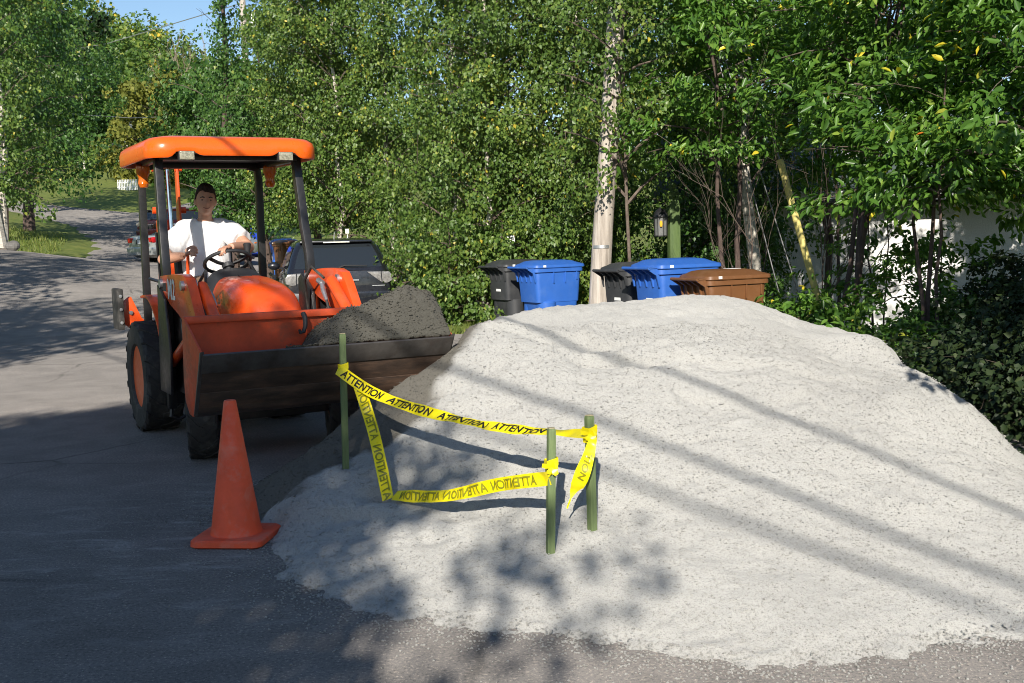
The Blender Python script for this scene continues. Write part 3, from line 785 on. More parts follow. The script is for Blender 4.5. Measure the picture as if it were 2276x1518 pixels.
def text_mesh(txt, size, bold=0.0, shear=0.0, space=1.0):
    cu = bpy.data.curves.new("lettering_curve", 'FONT'); cu.body = txt; cu.size = size; cu.offset = bold; cu.shear = shear; cu.space_character = space
    cu.resolution_u = 3; cu.align_x = 'CENTER'; cu.align_y = 'CENTER'
    o = bpy.data.objects.new("lettering_tmp", cu); COL.objects.link(o)
    me = bpy.data.meshes.new_from_object(o.evaluated_get(bpy.context.evaluated_depsgraph_get()))
    bpy.data.objects.remove(o); bpy.data.curves.remove(cu)
    return me


def text_on(name, txt, size, mat, parent, org, ux, uy, bold=0.0, shear=0.0, squeeze=1.0):
    me = text_mesh(txt, size, bold, shear)
    org, ux, uy = Vector(org), Vector(ux), Vector(uy)
    for v in me.vertices: v.co = org + ux * v.co.x * squeeze + uy * v.co.y
    me.name = name
    return link_mesh(name, me, mat, parent)


# hood side badge
text_on("badge_lettering", "26", .085, M['zinc'], hood, (-.268, -1.15, 1.08), (0, -1, 0), (.10, 0, 1), bold=.004)

# black dash cowl, steering wheel, control lever
secs = []
for y, hw, zt in ((-.44, .20, 1.20), (-.50, .26, 1.275), (-.60, .275, 1.30), (-.70, .27, 1.28), (-.755, .25, 1.245)):
    secs.append([(-math.copysign(abs(math.cos(math.pi * i / 14)) ** .6, math.cos(math.pi * i / 14)) * hw, y, .80 + (zt - .80) * math.sin(math.pi * i / 14) ** .6) for i in range(15)])
b = MB(); b.loft(secs); b.build("dash_cowl", M['black_plastic'], loader, angle=50)
sw = bpy.data.objects.new("steering_wheel", None); COL.objects.link(sw); sw.parent = loader; sw.location = (-.01, -.45, 1.345)
nrm = Vector((0, .50, .866))
Rw = nrm.to_track_quat('Z', 'Y').to_matrix().to_4x4()
b = MB(); b.tube([Rw @ Vector((.178 * math.cos(2 * math.pi * k / 32), .178 * math.sin(2 * math.pi * k / 32), 0)) for k in range(33)], .0145, 8, cap=False); b.build("rim", M['black_plastic'], sw)
b = MB()
for a in (.4, 2.6, 4.7):
    b.bar([Rw @ Vector((0, 0, -.03)), Rw @ Vector((.09 * math.cos(a), .09 * math.sin(a), -.025)), Rw @ Vector((.172 * math.cos(a), .172 * math.sin(a), 0))], .03, .012, up=tuple(nrm))
b.lathe([(.001, -.06), (.045, -.055), (.05, -.03), (.03, -.012), (.001, -.01)], 16, Rw)
b.build("spoke", M['black_plastic'], sw)
b = MB(); b.tube([Rw @ Vector((0, 0, -.04)), Rw @ Vector((0, 0, -.28))], .025, 10); b.build("column", M['black_plastic'], sw)
jl = MB(); jl.tube([(.30, -.42, .85), (.27, -.44, 1.15), (.16, -.47, 1.33), (.15, -.46, 1.41)], [.014, .014, .012, .011], 8)
jl.bar([(.06, -.50, 1.385), (.15, -.47, 1.385), (.20, -.46, 1.37)], .022, .03)
lev = jl.build("control_lever", M['black'], loader)
b = MB(); b.lathe([(.001, 0), (.02, 0), (.022, .02), (.030, .06), (.032, .075), (.024, .085), (.001, .086)], 14, Matrix.Translation((.15, -.46, 1.405))); b.build("knob", M['black_plastic'], lev)
b = MB(); b.tube([(-.27, -.10, .8), (-.262, -.16, 1.15), (-.258, -.20, 1.42)], [.014, .014, .013], 8); b.build("hand_lever", M['orange'], loader)

# seat
b = MB(); b.box((-.03, .02, 1.02), (.50, .48, .11)); b.box((-.03, .24, 1.27), (.48, .10, .50), Matrix.Rotation(-.12, 3, 'X')); b.box((-.03, .05, .85), (.34, .34, .26))
b.build("seat", M['black_plastic'], loader, bevel=.03, segs=3)

# rear fenders: arched plates with a side skirt
for s in (-1, 1):
    b = MB(); outer, inner, sec = .585, .34, []
    for i in range(13):
        a = R(-2) + R(104) * i / 12
        rr = .64 if i > 1 else .63
        y, z = -rr * math.cos(a), .46 + rr * math.sin(a)
        z = min(z, 1.095)
        yi, zi = -(rr - .02) * math.cos(a), .46 + (rr - .02) * math.sin(a); zi = min(zi, 1.072)
        xo = outer if i > 4 else outer - .15 + .0375 * i
        sec.append([(s * xo, y, z), (s * inner, y, z), (s * inner, yi, zi), (s * xo, yi, zi)])
    b.loft(sec); fd = b.build("fender", M['orange'], loader, bevel=.006)
    b = MB(); b.tube([(s * .38, -.30, .75), (s * .40, -.22, 1.10), (s * .47, -.12, 1.2), (s * .50, .12, 1.22)], .014, 7); b.build("grab_rail", M['black'], fd)

# canopy posts, frame and roof
for s in (-1, 1):
    b = MB(); b.bar([(s * .535, -.60, 2.15), (s * .537, -.625, 2.0), (s * .548, -.70, 1.62), (s * .556, -.765, 1.38), (s * .556, -.775, 1.30), (s * .553, -.745, .75), (s * .550, -.70, .26)], .062, .075, up=(0, 1, 0))
    b.build("front_post", M['black'], loader, bevel=.006)
    b = MB(); b.bar([(s * .40, .28, 2.14), (s * .475, .29, 2.12), (s * .49, .30, 2.03), (s * .492, .31, 1.5), (s * .495, .33, .80)], .058, .06, up=(0, 1, 0))
    b.build("rear_post", M['black'], loader, bevel=.006)
    b = MB(); b.bar([(s * .535, -.60, 2.145), (s * .50, .28, 2.145)], .05, .05, up=(0, 0, 1)); b.build("roof_rail", M['black'], loader, bevel=.005)
b = MB(); b.bar([(-.535, -.62, 2.15), (.535, -.62, 2.15)], .06, .05, up=(0, 0, 1)); b.bar([(-.48, .28, 2.15), (.48, .28, 2.15)], .05, .05, up=(0, 0, 1)); b.build("roof_crossbar", M['black'], loader, bevel=.005)


def rrect(hx, y0, y1, rad, n=8):
    pts = []
    for cx, cy, a0 in ((hx - rad, y1 - rad, 0), (-hx + rad, y1 - rad, 90), (-hx + rad, y0 + rad, 180), (hx - rad, y0 + rad, 270)):
        for i in range(n + 1):
            a = R(a0 + 90 * i / n); pts.append((cx + rad * math.cos(a), cy + rad * math.sin(a)))
        if a0 == 180:      # extra points along the front edge for the lamp cut-outs
            for f in np.linspace(-hx + rad, hx - rad, 30)[1:-1]: pts.append((float(f), y0))
    return pts


def cz_front(x, y):
    # the front lip is deep at the corners and cut back between the work lamps
    if y > -.70: return 0.0
    a = abs(x)
    return .045 * float(sstep(.50, .44, a)) - .028 * float(sstep(.33, .26, a))


rings = []
for inset, z, m in ((.035, 2.175, 0), (.022, 2.128, 1), (.008, 2.128, 1), (0, 2.142, 1), (0, 2.215, 0), (.012, 2.252, 0), (.05, 2.280, 0), (.14, 2.298, 0), (.36, 2.305, 0)):
    rings.append([(x, y, z + (cz_front(x, y) if m else 0)) for x, y in rrect(.655 - inset, -.86 + inset, .44 - inset, max(.17 - inset * .5, .02))])
b = MB(); b.loft(rings, False); n_ = len(rings[0]); b.f.append(tuple(range((len(rings) - 1) * n_, len(rings) * n_)))
roof = b.build("canopy_roof", M['canopy'], loader, angle=45)
b = MB(); b.prism(rrect(.60, -.80, .39, .14), 2.168, 2.176, 'z'); b.build("headliner", M['black_plastic'], roof)
for s in (-1, 1):
    b = MB(); b.box((s * .375, -.832, 2.143), (.118, .055, .072)); b.box((s * .375, -.80, 2.17), (.13, .02, .05)); wl = b.build("work_lamp", M['black_plastic'], loader, bevel=.008)
    b = MB(); b.box((s * .375, -.861, 2.143), (.106, .012, .060)); b.build("lens", M['lamp_glass'], wl, bevel=.004)
    b = MB(); b.lathe([(.001, -.195), (.030, -.190), (.044, -.160), (.036, -.120), (.042, -.10), (.056, -.07), (.054, -.02), (.03, 0), (.001, .002)], 14, Matrix.Translation((s * .52, .06, 2.145))); b.build("amber_lamp", M['amber'], loader)

# loader arms, towers, hydraulics
arm = [(-.72, 1.262), (-1.20, 1.285), (-1.45, 1.285), (-1.56, 1.262), (-1.64, 1.19), (-1.92, .86), (-2.30, .66), (-2.42, .64), (-2.40, .52), (-2.20, .50), (-1.80, .66), (-1.52, .92), (-1.28, 1.00), (-1.02, 1.06), (-.80, 1.14), (-.72, 1.20)]
for s in (-1, 1):
    b = MB(); b.prism(arm, s * .525, s * .592, 'x'); ar = b.build("loader_arm", M['orange'], loader, bevel=.007)
    b = MB()
    for y, z in ((-.80, 1.21), (-1.50, 1.21), (-2.34, .58)):
        b.lathe([(.001, -.055), (.034, -.055), (.034, .055), (.001, .055)], 14, Matrix.Translation((s * .56, y, z)) @ XROT)
    b.build("pin", M['zinc'], ar)
    b = MB(); b.prism([(-.66, .40), (-1.02, .40), (-1.06, .70), (-.96, 1.12), (-.74, 1.24), (-.66, 1.20)], s * .49, s * .52, 'x'); b.prism([(-.66, .40), (-1.02, .40), (-1.06, .70), (-.96, 1.10), (-.74, 1.2)], s * .60, s * .62, 'x')
    tw = b.build("loader_tower", M['black'], loader, bevel=.006)
    b = MB(); b.tube([(s * .47, -1.50, 1.20), (s * .47, -2.0, .88)], .042, 12); cy = b.build("bucket_cylinder", M['orange'], ar)
    b = MB(); b.tube([(s * .47, -1.98, .893), (s * .47, -2.30, .69)], .020, 10); b.build("rod", M['chrome'], cy)
    b = MB(); b.tube([(s * .42, -1.42, 1.19), (s * .405, -1.50, 1.13), (s * .40, -1.58, 1.06)], [.014, .019, .013], 8); b.tube([(s * .42, -1.36, 1.20), (s * .42, -1.44, 1.18)], .022, 8); b.build("hose_fitting", M['zinc'], ar)
    b = MB(); b.tube([(s * .40, -1.57, 1.07), (s * .40, -1.66, .92), (s * .43, -1.80, .74), (s * .45, -1.95, .62)], .011, 6); b.tube([(s * .43, -1.45, 1.22), (s * .39, -1.3, 1.30), (s * .40, -1.1, 1.20), (s * .47, -.95, .95)], .011, 6); b.build("hose", M['rubber'], ar)
    b = MB(); b.tube([(s * .56, -.85, .62), (s * .56, -1.5, .86)], .036, 12); b.build("lift_cylinder", M['orange'], ar)
# decal on the left arm plate as seen from the street
arms = [o for o in loader.children if o.name.startswith("loader_arm")]
text_on("decal_lettering", "M2", .20, M['white_paint'], arms[0], (-.5945, -1.10, 1.165), (0, -1, 0), (0, 0, 1), bold=.006, squeeze=.95)
b = MB(); b.box((-.594, -.86, 1.185), (.003, .13, .06)); b.build("decal", M['dark_iron'], arms[0])

# bucket, curled back with its floor towards the viewer
BW = .796
lip, heel, back, top = Vector((0, -2.83, .868)), Vector((0, -2.555, .47)), Vector((0, -2.30, .53)), Vector((0, -2.39, 1.035))
bk = bpy.data.objects.new("bucket", None); COL.objects.link(bk); bk.parent = loader
prof_o = [(-2.805, .835), (-2.62, .545), (-2.585, .49), (-2.53, .462), (-2.45, .468), (-2.37, .53), (-2.345, .64), (-2.375, 1.03)]
prof_i = [(-2.363, 1.03)][::-1]
shell = prof_o + [(-2.389, 1.032), (-2.361, .65), (-2.385, .545), (-2.455, .486), (-2.525, .48), (-2.572, .502), (-2.605, .553), (-2.79, .842)]
b = MB(); b.prism(shell, -BW, BW, 'x'); b.build("bucket_shell", M['bucket_paint'], bk, angle=30)
# worn bare steel: underside wear plates and cutting edge
fl = (Vector((-2.805, .835)) - Vector((-2.62, .545))).normalized(); nn = Vector((-fl.y, fl.x)) * -1
if nn.x > 0: nn = -nn


def plate(a, c, off, th, w):
    p0 = Vector(a) + nn * off; p1 = Vector(c) + nn * off
    return [tuple(p0), tuple(p1), tuple(p1 + nn * th), tuple(p0 + nn * th)]


A2, B2 = Vector((-2.62, .545)), Vector((-2.805, .835))
b = MB(); b.prism(plate(B2 + fl * .03, B2 - fl * .105, .004, .016, 0), -BW - .004, BW + .004, 'x'); b.build("cutting_edge", M['edge_steel'], bk, bevel=.004)
b = MB(); b.prism(plate(B2 - fl * .10, A2 + fl * .07, .003, .006, 0), -BW + .003, BW - .003, 'x'); b.prism(plate(A2 + fl * .085, A2 - fl * .02, .003, .010, 0), -BW + .004, BW - .004, 'x')
b.prism([(-2.622, .548), (-2.588, .489), (-2.532, .459), (-2.532, .452), (-2.592, .481), (-2.630, .543)], -BW + .002, BW - .002, 'x')
b.build("wear_plate", M['worn_steel'], bk, bevel=.002)
for s in (-1, 1):
    b = MB(); b.prism([(-2.815, .862), (-2.62, .54), (-2.575, .475), (-2.53, .455), (-2.44, .462), (-2.355, .53), (-2.335, .65), (-2.37, 1.045), (-2.42, 1.045)], s * BW, s * (BW + .012), 'x')
    sp = b.build("side_plate", M['bucket_paint'], bk, bevel=.003)
    b = MB(); b.prism([(-2.835, .872), (-2.64, .55), (-2.585, .465), (-2.572, .47), (-2.622, .55), (-2.80, .862)], s * (BW - .004), s * (BW + .018), 'x'); b.build("side_cutter", M['edge_steel'], sp, bevel=.003)
b = MB(); b.box((0, -2.392, 1.03), (BW * 2 + .02, .058, .045)); b.build("top_beam", M['bucket_paint'], bk, bevel=.008)
b = MB(); b.tube([(-.06, -2.425, 1.035), (-.055, -2.45, 1.0), (-.06, -2.462, .955), (-.075, -2.47, .92), (-.10, -2.475, .915), (-.105, -2.475, .935)], [.016, .016, .015, .014, .011, .008], 8); b.build("tow_hook", M['dark_iron'], bk)

# step, side tank, rear frame, boom, stabilisers
b = MB(); b.box((-.445, -.50, .56), (.13, .34, .56)); b.box((.445, -.50, .56), (.13, .34, .56)); b.build("side_tank", M['black'], loader, bevel=.02)
for s in (-1, 1):
    b = MB(); b.tube([(s * .545, -.69, .32), (s * .56, -.70, .20), (s * .50, -.70, .17), (s * .44, -.69, .20), (s * .44, -.66, .34)], .016, 7); b.build("step", M['black'], loader)
b = MB(); b.prism([(.55, .35), (.80, .35), (.95, .60), (.92, .95), (.72, .98), (.55, .70)], -.28, -.24, 'x'); b.prism([(.55, .35), (.80, .35), (.95, .60), (.92, .95), (.72, .98), (.55, .70)], .24, .28, 'x'); b.box((0, .82, .62), (.55, .12, .5)); b.build("backhoe_frame", M['orange'], loader, bevel=.008)
BX = -.12
for s in (-1, 1):
    b = MB(); b.prism([(.86, .72), (1.00, .72), (1.08, 1.30), (1.12, 1.75), (1.10, 2.20), (1.02, 2.21), (.99, 1.75), (.90, 1.25)], BX + s * .085 - .009, BX + s * .085 + .009, 'x')
    bm_ = b.build("boom_plate", M['orange'], loader, bevel=.004)
    b = MB(); b.lathe([(.001, -.03), (.03, -.03), (.03, .03), (.001, .03)], 12, Matrix.Translation((BX + s * .115, 1.05, 1.80)) @ XROT); b.lathe([(.001, -.03), (.026, -.03), (.026, .03), (.001, .03)], 12, Matrix.Translation((BX + s * .10, 1.06, 2.17)) @ XROT); b.build("pin", M['orange'], bm_)
b = MB(); b.tube([(BX, .98, 1.60), (BX, 1.02, 1.05)], .045, 12); bc = b.build("boom_cylinder", M['orange'], loader)
b = MB(); b.tube([(BX, .99, 1.55), (BX, 1.03, 2.16)], .020, 10); b.build("rod", M['chrome'], bc)
b = MB(); b.prism([(1.16, .62), (1.30, .62), (1.34, 1.2), (1.30, 1.72), (1.22, 1.72), (1.18, 1.2)], BX - .07, BX + .07, 'x'); b.build("dipper", M['orange'], loader, bevel=.01)
b = MB(); b.tube([(-.33, .62, 1.6), (-.31, .66, 1.2), (-.30, .70, .9)], .012, 6); b.tube([(-.24, .62, 1.55), (-.24, .66, 1.2), (-.25, .70, .9)], .012, 6); b.build("backhoe_lever", M['black'], loader)
for s in (-1, 1):
    b = MB(); b.prism([(.60 * s, .99), (.52 * s, 1.05), (.44 * s, .86), (.33 * s, .75), (.30 * s, .62), (.40 * s, .60), (.47 * s, .72), (.60 * s, .82)], .90, .925, 'y'); b.prism([(.60 * s, .99), (.52 * s, 1.05), (.44 * s, .86), (.33 * s, .75), (.30 * s, .62), (.40 * s, .60), (.47 * s, .72), (.60 * s, .82)], .98, 1.005, 'y')
    st = b.build("stabiliser_arm", M['orange'], loader, bevel=.005)
    b = MB(); b.box((s * .625, .95, .945), (.055, .28, .36)); b.build("stabiliser_pad", M['rubber'], st, bevel=.016)
    b = MB()
    for z in (.83, .945, 1.06): b.lathe([(.001, 0), (.014, 0), (.014, .012), (.001, .013)], 8, Matrix.Translation((s * .625, .81, z)) @ Matrix.Rotation(math.pi / 2, 4, 'X'))
    b.lathe([(.001, 0), (.018, 0), (.018, .02), (.001, .021)], 8, Matrix.Translation((s * .53, .90, .91)) @ Matrix.Rotation(math.pi / 2, 4, 'X')); b.lathe([(.001, 0), (.018, 0), (.018, .02), (.001, .021)], 8, Matrix.Translation((s * .40, .90, .75)) @ Matrix.Rotation(math.pi / 2, 4, 'X'))
    b.build("bolt", M['zinc'], st)

# the load: a heap of damp gravel over the right part of the bucket as seen from the street
lx = np.linspace(-.30, BW - .004, 150); ly = np.linspace(-2.815, -2.40, 60)
LX, LY = np.meshgrid(lx, ly)
ridge = np.interp(LX, [-.30, -.15, -.02, .08, .21, .41, .57, .66, .73, .77, .80], [.50, .74, .885, .975, 1.045, 1.105, 1.16, 1.178, 1.165, 1.13, 1.08])
t = (LY + 2.815) / .415
floor_ = np.where(t < .55, .862 - t / .55 * .30, .56)
LZ = floor_ * 0 + .868 + (ridge - .868) * np.where(t < .62, np.sin(np.clip(t / .62, 0, 1) * math.pi / 2) ** .9, 1 - .35 * ((t - .62) / .38) ** 2)
LZ = np.where(ridge < .868, .868 - (.868 - ridge) * np.sin(np.clip(t / .5, 0, 1) * math.pi / 2), LZ)
LZ += fbm(LX * 7, LY * 7, 4, 41) * .055 * sstep(0, .15, t) + fbm(LX * 30, LY * 30, 2, 42) * .012
LZ = np.maximum(LZ, np.where(t < .6, .862 - t * .64, .5))
i = np.arange(LX.size).reshape(LX.shape)
q = np.stack([i[:-1, :-1], i[:-1, 1:], i[1:, 1:], i[1:, :-1]], -1).reshape(-1, 4)
V = np.stack([LX, LY, LZ], -1).reshape(-1, 3)
# skirt so that the heap is a closed body
nb = len(V); border = np.concatenate([i[0], i[1:, -1], i[-1, ::-1][1:], i[::-1, 0][1:-1]])
V2 = V[border].copy(); V2[:, 2] = np.where(V2[:, 1] < -2.72, V2[:, 2] - .015, np.minimum(V2[:, 2] - .02, .80 - (V2[:, 1] + 2.815) * .55))
V2[:, 1] = np.where(V2[:, 1] < -2.72, V2[:, 1] + .03, V2[:, 1])
m_ = len(border); sk = np.stack([border, nb + np.arange(m_), nb + (np.arange(m_) + 1) % m_, np.roll(border, -1)], -1)
load_root = thing("gravel_load", "heap of dark damp gravel riding in the loader bucket", "gravel", TL, TYAW)
mesh_arrays("heap", np.vstack([V, V2]), np.vstack([q, sk]), M['gravel_wet'], load_root, smooth=True, attr={"damp": ('POINT', np.full(nb + m_, 1.0) - np.concatenate([(fbm(LX * 4, LY * 4, 3, 9).ravel() * .25 + .06).clip(0, 1), np.zeros(m_)]))})
r_ = np.random.default_rng(12); n = 2600
k = r_.integers(0, nb, n); Vp = V[k] + r_.normal(0, .004, (n, 3)); okp = Vp[:, 2] > .86
pebbles("loose_stone", Vp[okp, 0], Vp[okp, 1], Vp[okp, 2] + .002, r_.uniform(.004, .010, okp.sum()), np.full(okp.sum(), .85), load_root, 13, M['gravel_wet'])


# ------------------------------------------------------------------ the driver
def skin(nodes, edges, root, sub=2):
    names = list(nodes); ix = {k: i for i, k in enumerate(names)}
    me = bpy.data.meshes.new("skin_tmp"); me.from_pydata([nodes[k][0] for k in names], [(ix[a], ix[c]) for a, c in edges], [])
    o = bpy.data.objects.new("skin_tmp", me); COL.objects.link(o)
    sm = o.modifiers.new("skin", 'SKIN'); sm.use_smooth_shade = True
    for k in names:
        rr = nodes[k][1]; sv = me.skin_vertices[0].data[ix[k]]; sv.radius = rr if hasattr(rr, '__len__') else (rr, rr); sv.use_root = (k == root)
    ss = o.modifiers.new("sub", 'SUBSURF'); ss.levels = sub; ss.render_levels = sub
    out = bpy.data.meshes.new_from_object(o.evaluated_get(bpy.context.evaluated_depsgraph_get()))
    bpy.data.objects.remove(o); bpy.data.meshes.remove(me)
    return out


def merge(meshes, voxel):
    bm = bmesh.new()
    for m in meshes: bm.from_mesh(m)
    me = bpy.data.meshes.new("merged_tmp"); bm.to_mesh(me); bm.free()
    o = bpy.data.objects.new("merged_tmp", me); COL.objects.link(o)
    rm = o.modifiers.new("rm", 'REMESH'); rm.mode = 'VOXEL'; rm.voxel_size = voxel; rm.use_smooth_shade = True
    sm = o.modifiers.new("s", 'SMOOTH'); sm.factor = .5; sm.iterations = 2
    out = bpy.data.meshes.new_from_object(o.evaluated_get(bpy.context.evaluated_depsgraph_get()))
    bpy.data.objects.remove(o); bpy.data.meshes.remove(me)
    for p in out.polygons: p.use_smooth = True
    return out


HC = Vector((-.062, -.06, 1.846)); HR = Matrix.Rotation(R(-8), 4, 'Z') @ Matrix.Rotation(R(3), 4, 'Y')


def head_pt(p): return HC + (HR @ Vector(p))


hb = MB(); rings = []
for i in range(25):
    ph = math.pi * i / 24; z = -math.cos(ph); rr = max(math.sin(ph), .02) ** .78; ring = []
    for k in range(40):
        a = 2 * math.pi * k / 40; x, y = math.cos(a), math.sin(a)          # y<0 is the face
        wx, wy = .077, .096
        if z < 0: wx *= 1 - .20 * (-z) ** 1.6; wy *= 1 - .10 * (-z) ** 2
        X, Y, Zc = x * rr * wx, y * rr * wy, z * .125
        face = max(0, -y) ** 2 * rr
        nose = math.exp(-((X / .014) ** 2)) * math.exp(-(((Zc + .028) / .024) ** 2)) * .026 * (y < 0)
        brow = math.exp(-(((Zc - .012) / .010) ** 2)) * .006 * face
        eye = -math.exp(-(((abs(X) - .031) / .015) ** 2)) * math.exp(-(((Zc + .003) / .010) ** 2)) * .010 * (y < 0)
        lips = math.exp(-((X / .024) ** 2)) * (math.exp(-(((Zc + .062) / .006) ** 2)) + math.exp(-(((Zc + .077) / .007) ** 2))) * .006 * (y < 0) - math.exp(-((X / .026) ** 2)) * math.exp(-(((Zc + .0695) / .004) ** 2)) * .006 * (y < 0)
        chin = math.exp(-((X / .03) ** 2)) * math.exp(-(((Zc + .105) / .016) ** 2)) * .010 * (y < 0)
        cheek = math.exp(-(((abs(X) - .045) / .02) ** 2)) * math.exp(-(((Zc + .04) / .025) ** 2)) * .005 * (y < 0)
        Y -= nose + brow + eye + lips + chin + cheek
        ring.append(head_pt((X, Y, Zc)))
    rings.append(ring)
hb.loft(rings)
for s in (-1, 1):
    hb.sphere((0, 0, 0), (.012, .022, .034), 10, 8)
    for j in range(len(hb.v) - 9 * 10, len(hb.v)): hb.v[j] = tuple(head_pt(Vector(hb.v[j]) + Vector((s * .080, .010, -.012))))
head_me = hb.mesh("head_tmp")
J = {'neck': (-.058, .005, 1.70), 'sL': (-.228, .03, 1.605), 'eL': (-.400, .06, 1.375), 'wL': (-.292, -.175, 1.400), 'sR': (.118, .02, 1.610), 'eR': (.215, -.28, 1.455), 'wR': (.000, -.530, 1.462),
     'hL': (-.135, .03, 1.13), 'kL': (-.205, -.37, 1.14), 'aL': (-.215, -.48, .76), 'fL': (-.215, -.66, .70), 'hR': (.055, .03, 1.13), 'kR': (.175, -.37, 1.14), 'aR': (.185, -.48, .76), 'fR': (.185, -.66, .70)}
JV = {k: Vector(v) for k, v in J.items()}
ell = lambda c, rx, ry, n=20: [(c[0] + rx * math.cos(2 * math.pi * k / n), c[1] + ry * math.sin(2 * math.pi * k / n), c[2]) for k in range(n)]


def limb_(mb, ks, rads, grow=0.0, t0=0.0, t1=1.0):
    pts = []; rr = []
    for i in range(len(ks) - 1):
        for k in range(6):
            t = k / 6; pts.append(JV[ks[i]].lerp(JV[ks[i + 1]], t)); rr.append(rads[i][0] + (rads[i][1] - rads[i][0]) * t + rads[i][2] * math.sin(math.pi * t) + grow)
    pts.append(JV[ks[-1]]); rr.append(rads[-1][1] + grow)
    n0, n1 = int(round(t0 * (len(pts) - 1))), int(round(t1 * (len(pts) - 1)))
    mb.tube(pts[n0:n1 + 1], rr[n0:n1 + 1], 14)
    return pts[n0:n1 + 1], rr[n0:n1 + 1]


ARM = [(.060, .047, .004), (.045, .030, .006)]
LEG = [(.088, .060, .004), (.058, .042, .010), (.042, .034, .004)]
TORSO = [((-.04, .06, 1.05), .150, .105), ((-.04, .07, 1.16), .158, .115), ((-.045, .08, 1.30), .150, .110), ((-.05, .075, 1.44), .165, .112), ((-.053, .055, 1.56), .175, .105), ((-.055, .035, 1.63), .150, .085), ((-.057, .02, 1.675), .085, .065), ((-.058, .005, 1.70), .060, .058)]
b = MB(); b.loft([ell(c, rx, ry) for c, rx, ry in TORSO]); body_me = [b.mesh("t0")]
b = MB(); b.tube([(-.057, .015, 1.64), (-.058, .0, 1.70), (-.060, -.03, 1.78), (-.062, -.045, 1.84)], [.066, .058, .055, .055], 16); body_me.append(b.mesh("t1"))
for sd in 'LR':
    b = MB(); limb_(b, ['s' + sd, 'e' + sd, 'w' + sd], ARM); body_me.append(b.mesh("t2")); b = MB(); b.sphere(J['s' + sd], .064); body_me.append(b.mesh("t3")); b = MB(); b.sphere(J['e' + sd], .045); body_me.append(b.mesh("t3"))
    b = MB(); limb_(b, ['h' + sd, 'k' + sd, 'a' + sd, 'f' + sd], LEG); body_me.append(b.mesh("t4")); b = MB(); b.sphere(J['k' + sd], .062); body_me.append(b.mesh("t3"))


def hand(w, fwd, pal, thumb):
    """palm, four fingers curled round a bar and a thumb; w wrist, fwd knuckle direction, pal palm normal (the side that grips), thumb side"""
    w, f, p, t = Vector(w), Vector(fwd).normalized(), Vector(pal).normalized(), Vector(thumb).normalized()
    nodes = {'w': (w, (.028, .02)), 'p': (w + f * .045, (.038, .018)), 'k': (w + f * .082, (.038, .016))}
    ed = [('w', 'p'), ('p', 'k')]
    out = [skin(nodes, ed, 'w', 2)]
    for i, (o, L) in enumerate(((.031, .92), (.0105, 1.0), (-.0105, .95), (-.031, .78))):
        k0 = w + f * .070 + t * o; k1 = w + f * (.098 if i in (1, 2) else .092) + t * o * 1.08 + p * .004
        k2 = k1 + (f * .45 + p * .9).normalized() * .034 * L; k3 = k2 + (-f * .45 + p * .85).normalized() * .024 * L; k4 = k3 + (-f * .95 + p * .15).normalized() * .019 * L
        out.append(skin({'a': (k0, .0105), 'b': (k1, .0100), 'c': (k2, .0090), 'd': (k3, .0082), 'e': (k4, .0070)}, [('a', 'b'), ('b', 'c'), ('c', 'd'), ('d', 'e')], 'a', 2))
    b0 = w + f * .022 + t * .024; b1 = w + f * .045 + t * .050 + p * .014; b2 = w + f * .072 + t * .056 + p * .030; b3 = w + f * .092 + t * .046 + p * .040
    out.append(skin({'a': (b0, .015), 'b': (b1, .0125), 'c': (b2, .0105), 'd': (b3, .0085)}, [('a', 'b'), ('b', 'c'), ('c', 'd')], 'a', 2))
    return out


hands = hand(J['wL'], (.62, -.62, .35), (.75, .55, -.1), (.1, .35, .93)) + hand(J['wR'], (-.86, -.50, -.10), (-.10, -.20, -1), (-.5, .84, -.1))
pme = merge(body_me + [head_me] + hands, .0060); pme.name = "person"
person = link_mesh("person", pme, M['skin'])
person.location = TL; person.rotation_euler = (0, 0, TYAW)
tag(person, "dark haired person in a white t-shirt sitting at the wheel of the loader", "person")
# shirt and shorts follow the body
sm_ = []
b = MB(); b.loft([ell(c, rx + g_, ry + g_) for (c, rx, ry), g_ in zip([((-.04, .07, 1.155), .160, .120)] + TORSO[2:-1], (.040, .046, .030, .020, .016, .020))]); sm_.append(b.mesh("t0"))
for sd in 'LR':
    b = MB(); limb_(b, ['s' + sd, 'e' + sd, 'w' + sd], [(.064, .066, .012), (.06, .06, 0)], .020, 0, .36); sm_.append(b.mesh("t2")); b = MB(); b.sphere(J['s' + sd], .083); sm_.append(b.mesh("t3"))
    b = MB(); b.tube([JV['s' + sd] + Vector((0, 0, .005)), (-.055 + (-.06 if sd == 'L' else .06), .03, 1.632)], [.078, .074], 14); sm_.append(b.mesh("t5"))
sh = merge(sm_, .010); sh.name = "t_shirt"
for v in sh.vertices:
    c = v.co.copy()
    a = np.array([c.x * 10 + c.z * 2.0 + c.y * 4]); e = np.array([c.z * 6 - abs(c.x + .05) * 12])
    d = float(vnoise(a, e, 51)[0]) * .026 + float(vnoise(a * 2.1, e * 1.7, 52)[0]) * .013
    if (c - JV['neck']).length < .12: d *= .2
    v.co = c + v.normal * d
shirt = link_mesh("t_shirt", sh, M['shirt'], person)
b = MB(); b.tube([(-.0575 + .074 * math.cos(2 * math.pi * k / 28), .008 + .070 * math.sin(2 * math.pi * k / 28), 1.672 + .014 * math.sin(2 * math.pi * k / 28)) for k in range(29)], .008, 8, cap=False); b.build("collar", M['shirt'], shirt)
sm_ = []
b = MB(); b.loft([ell(c, rx, ry) for c, rx, ry in (((-.04, .07, 1.03), .165, .13), ((-.04, .07, 1.10), .185, .15), ((-.04, .07, 1.19), .180, .14))]); sm_.append(b.mesh("t0"))
for sd in 'LR':
    b = MB(); limb_(b, ['h' + sd, 'k' + sd], [(.105, .094, .004)], 0, 0, 1.0); sm_.append(b.mesh("t1"))
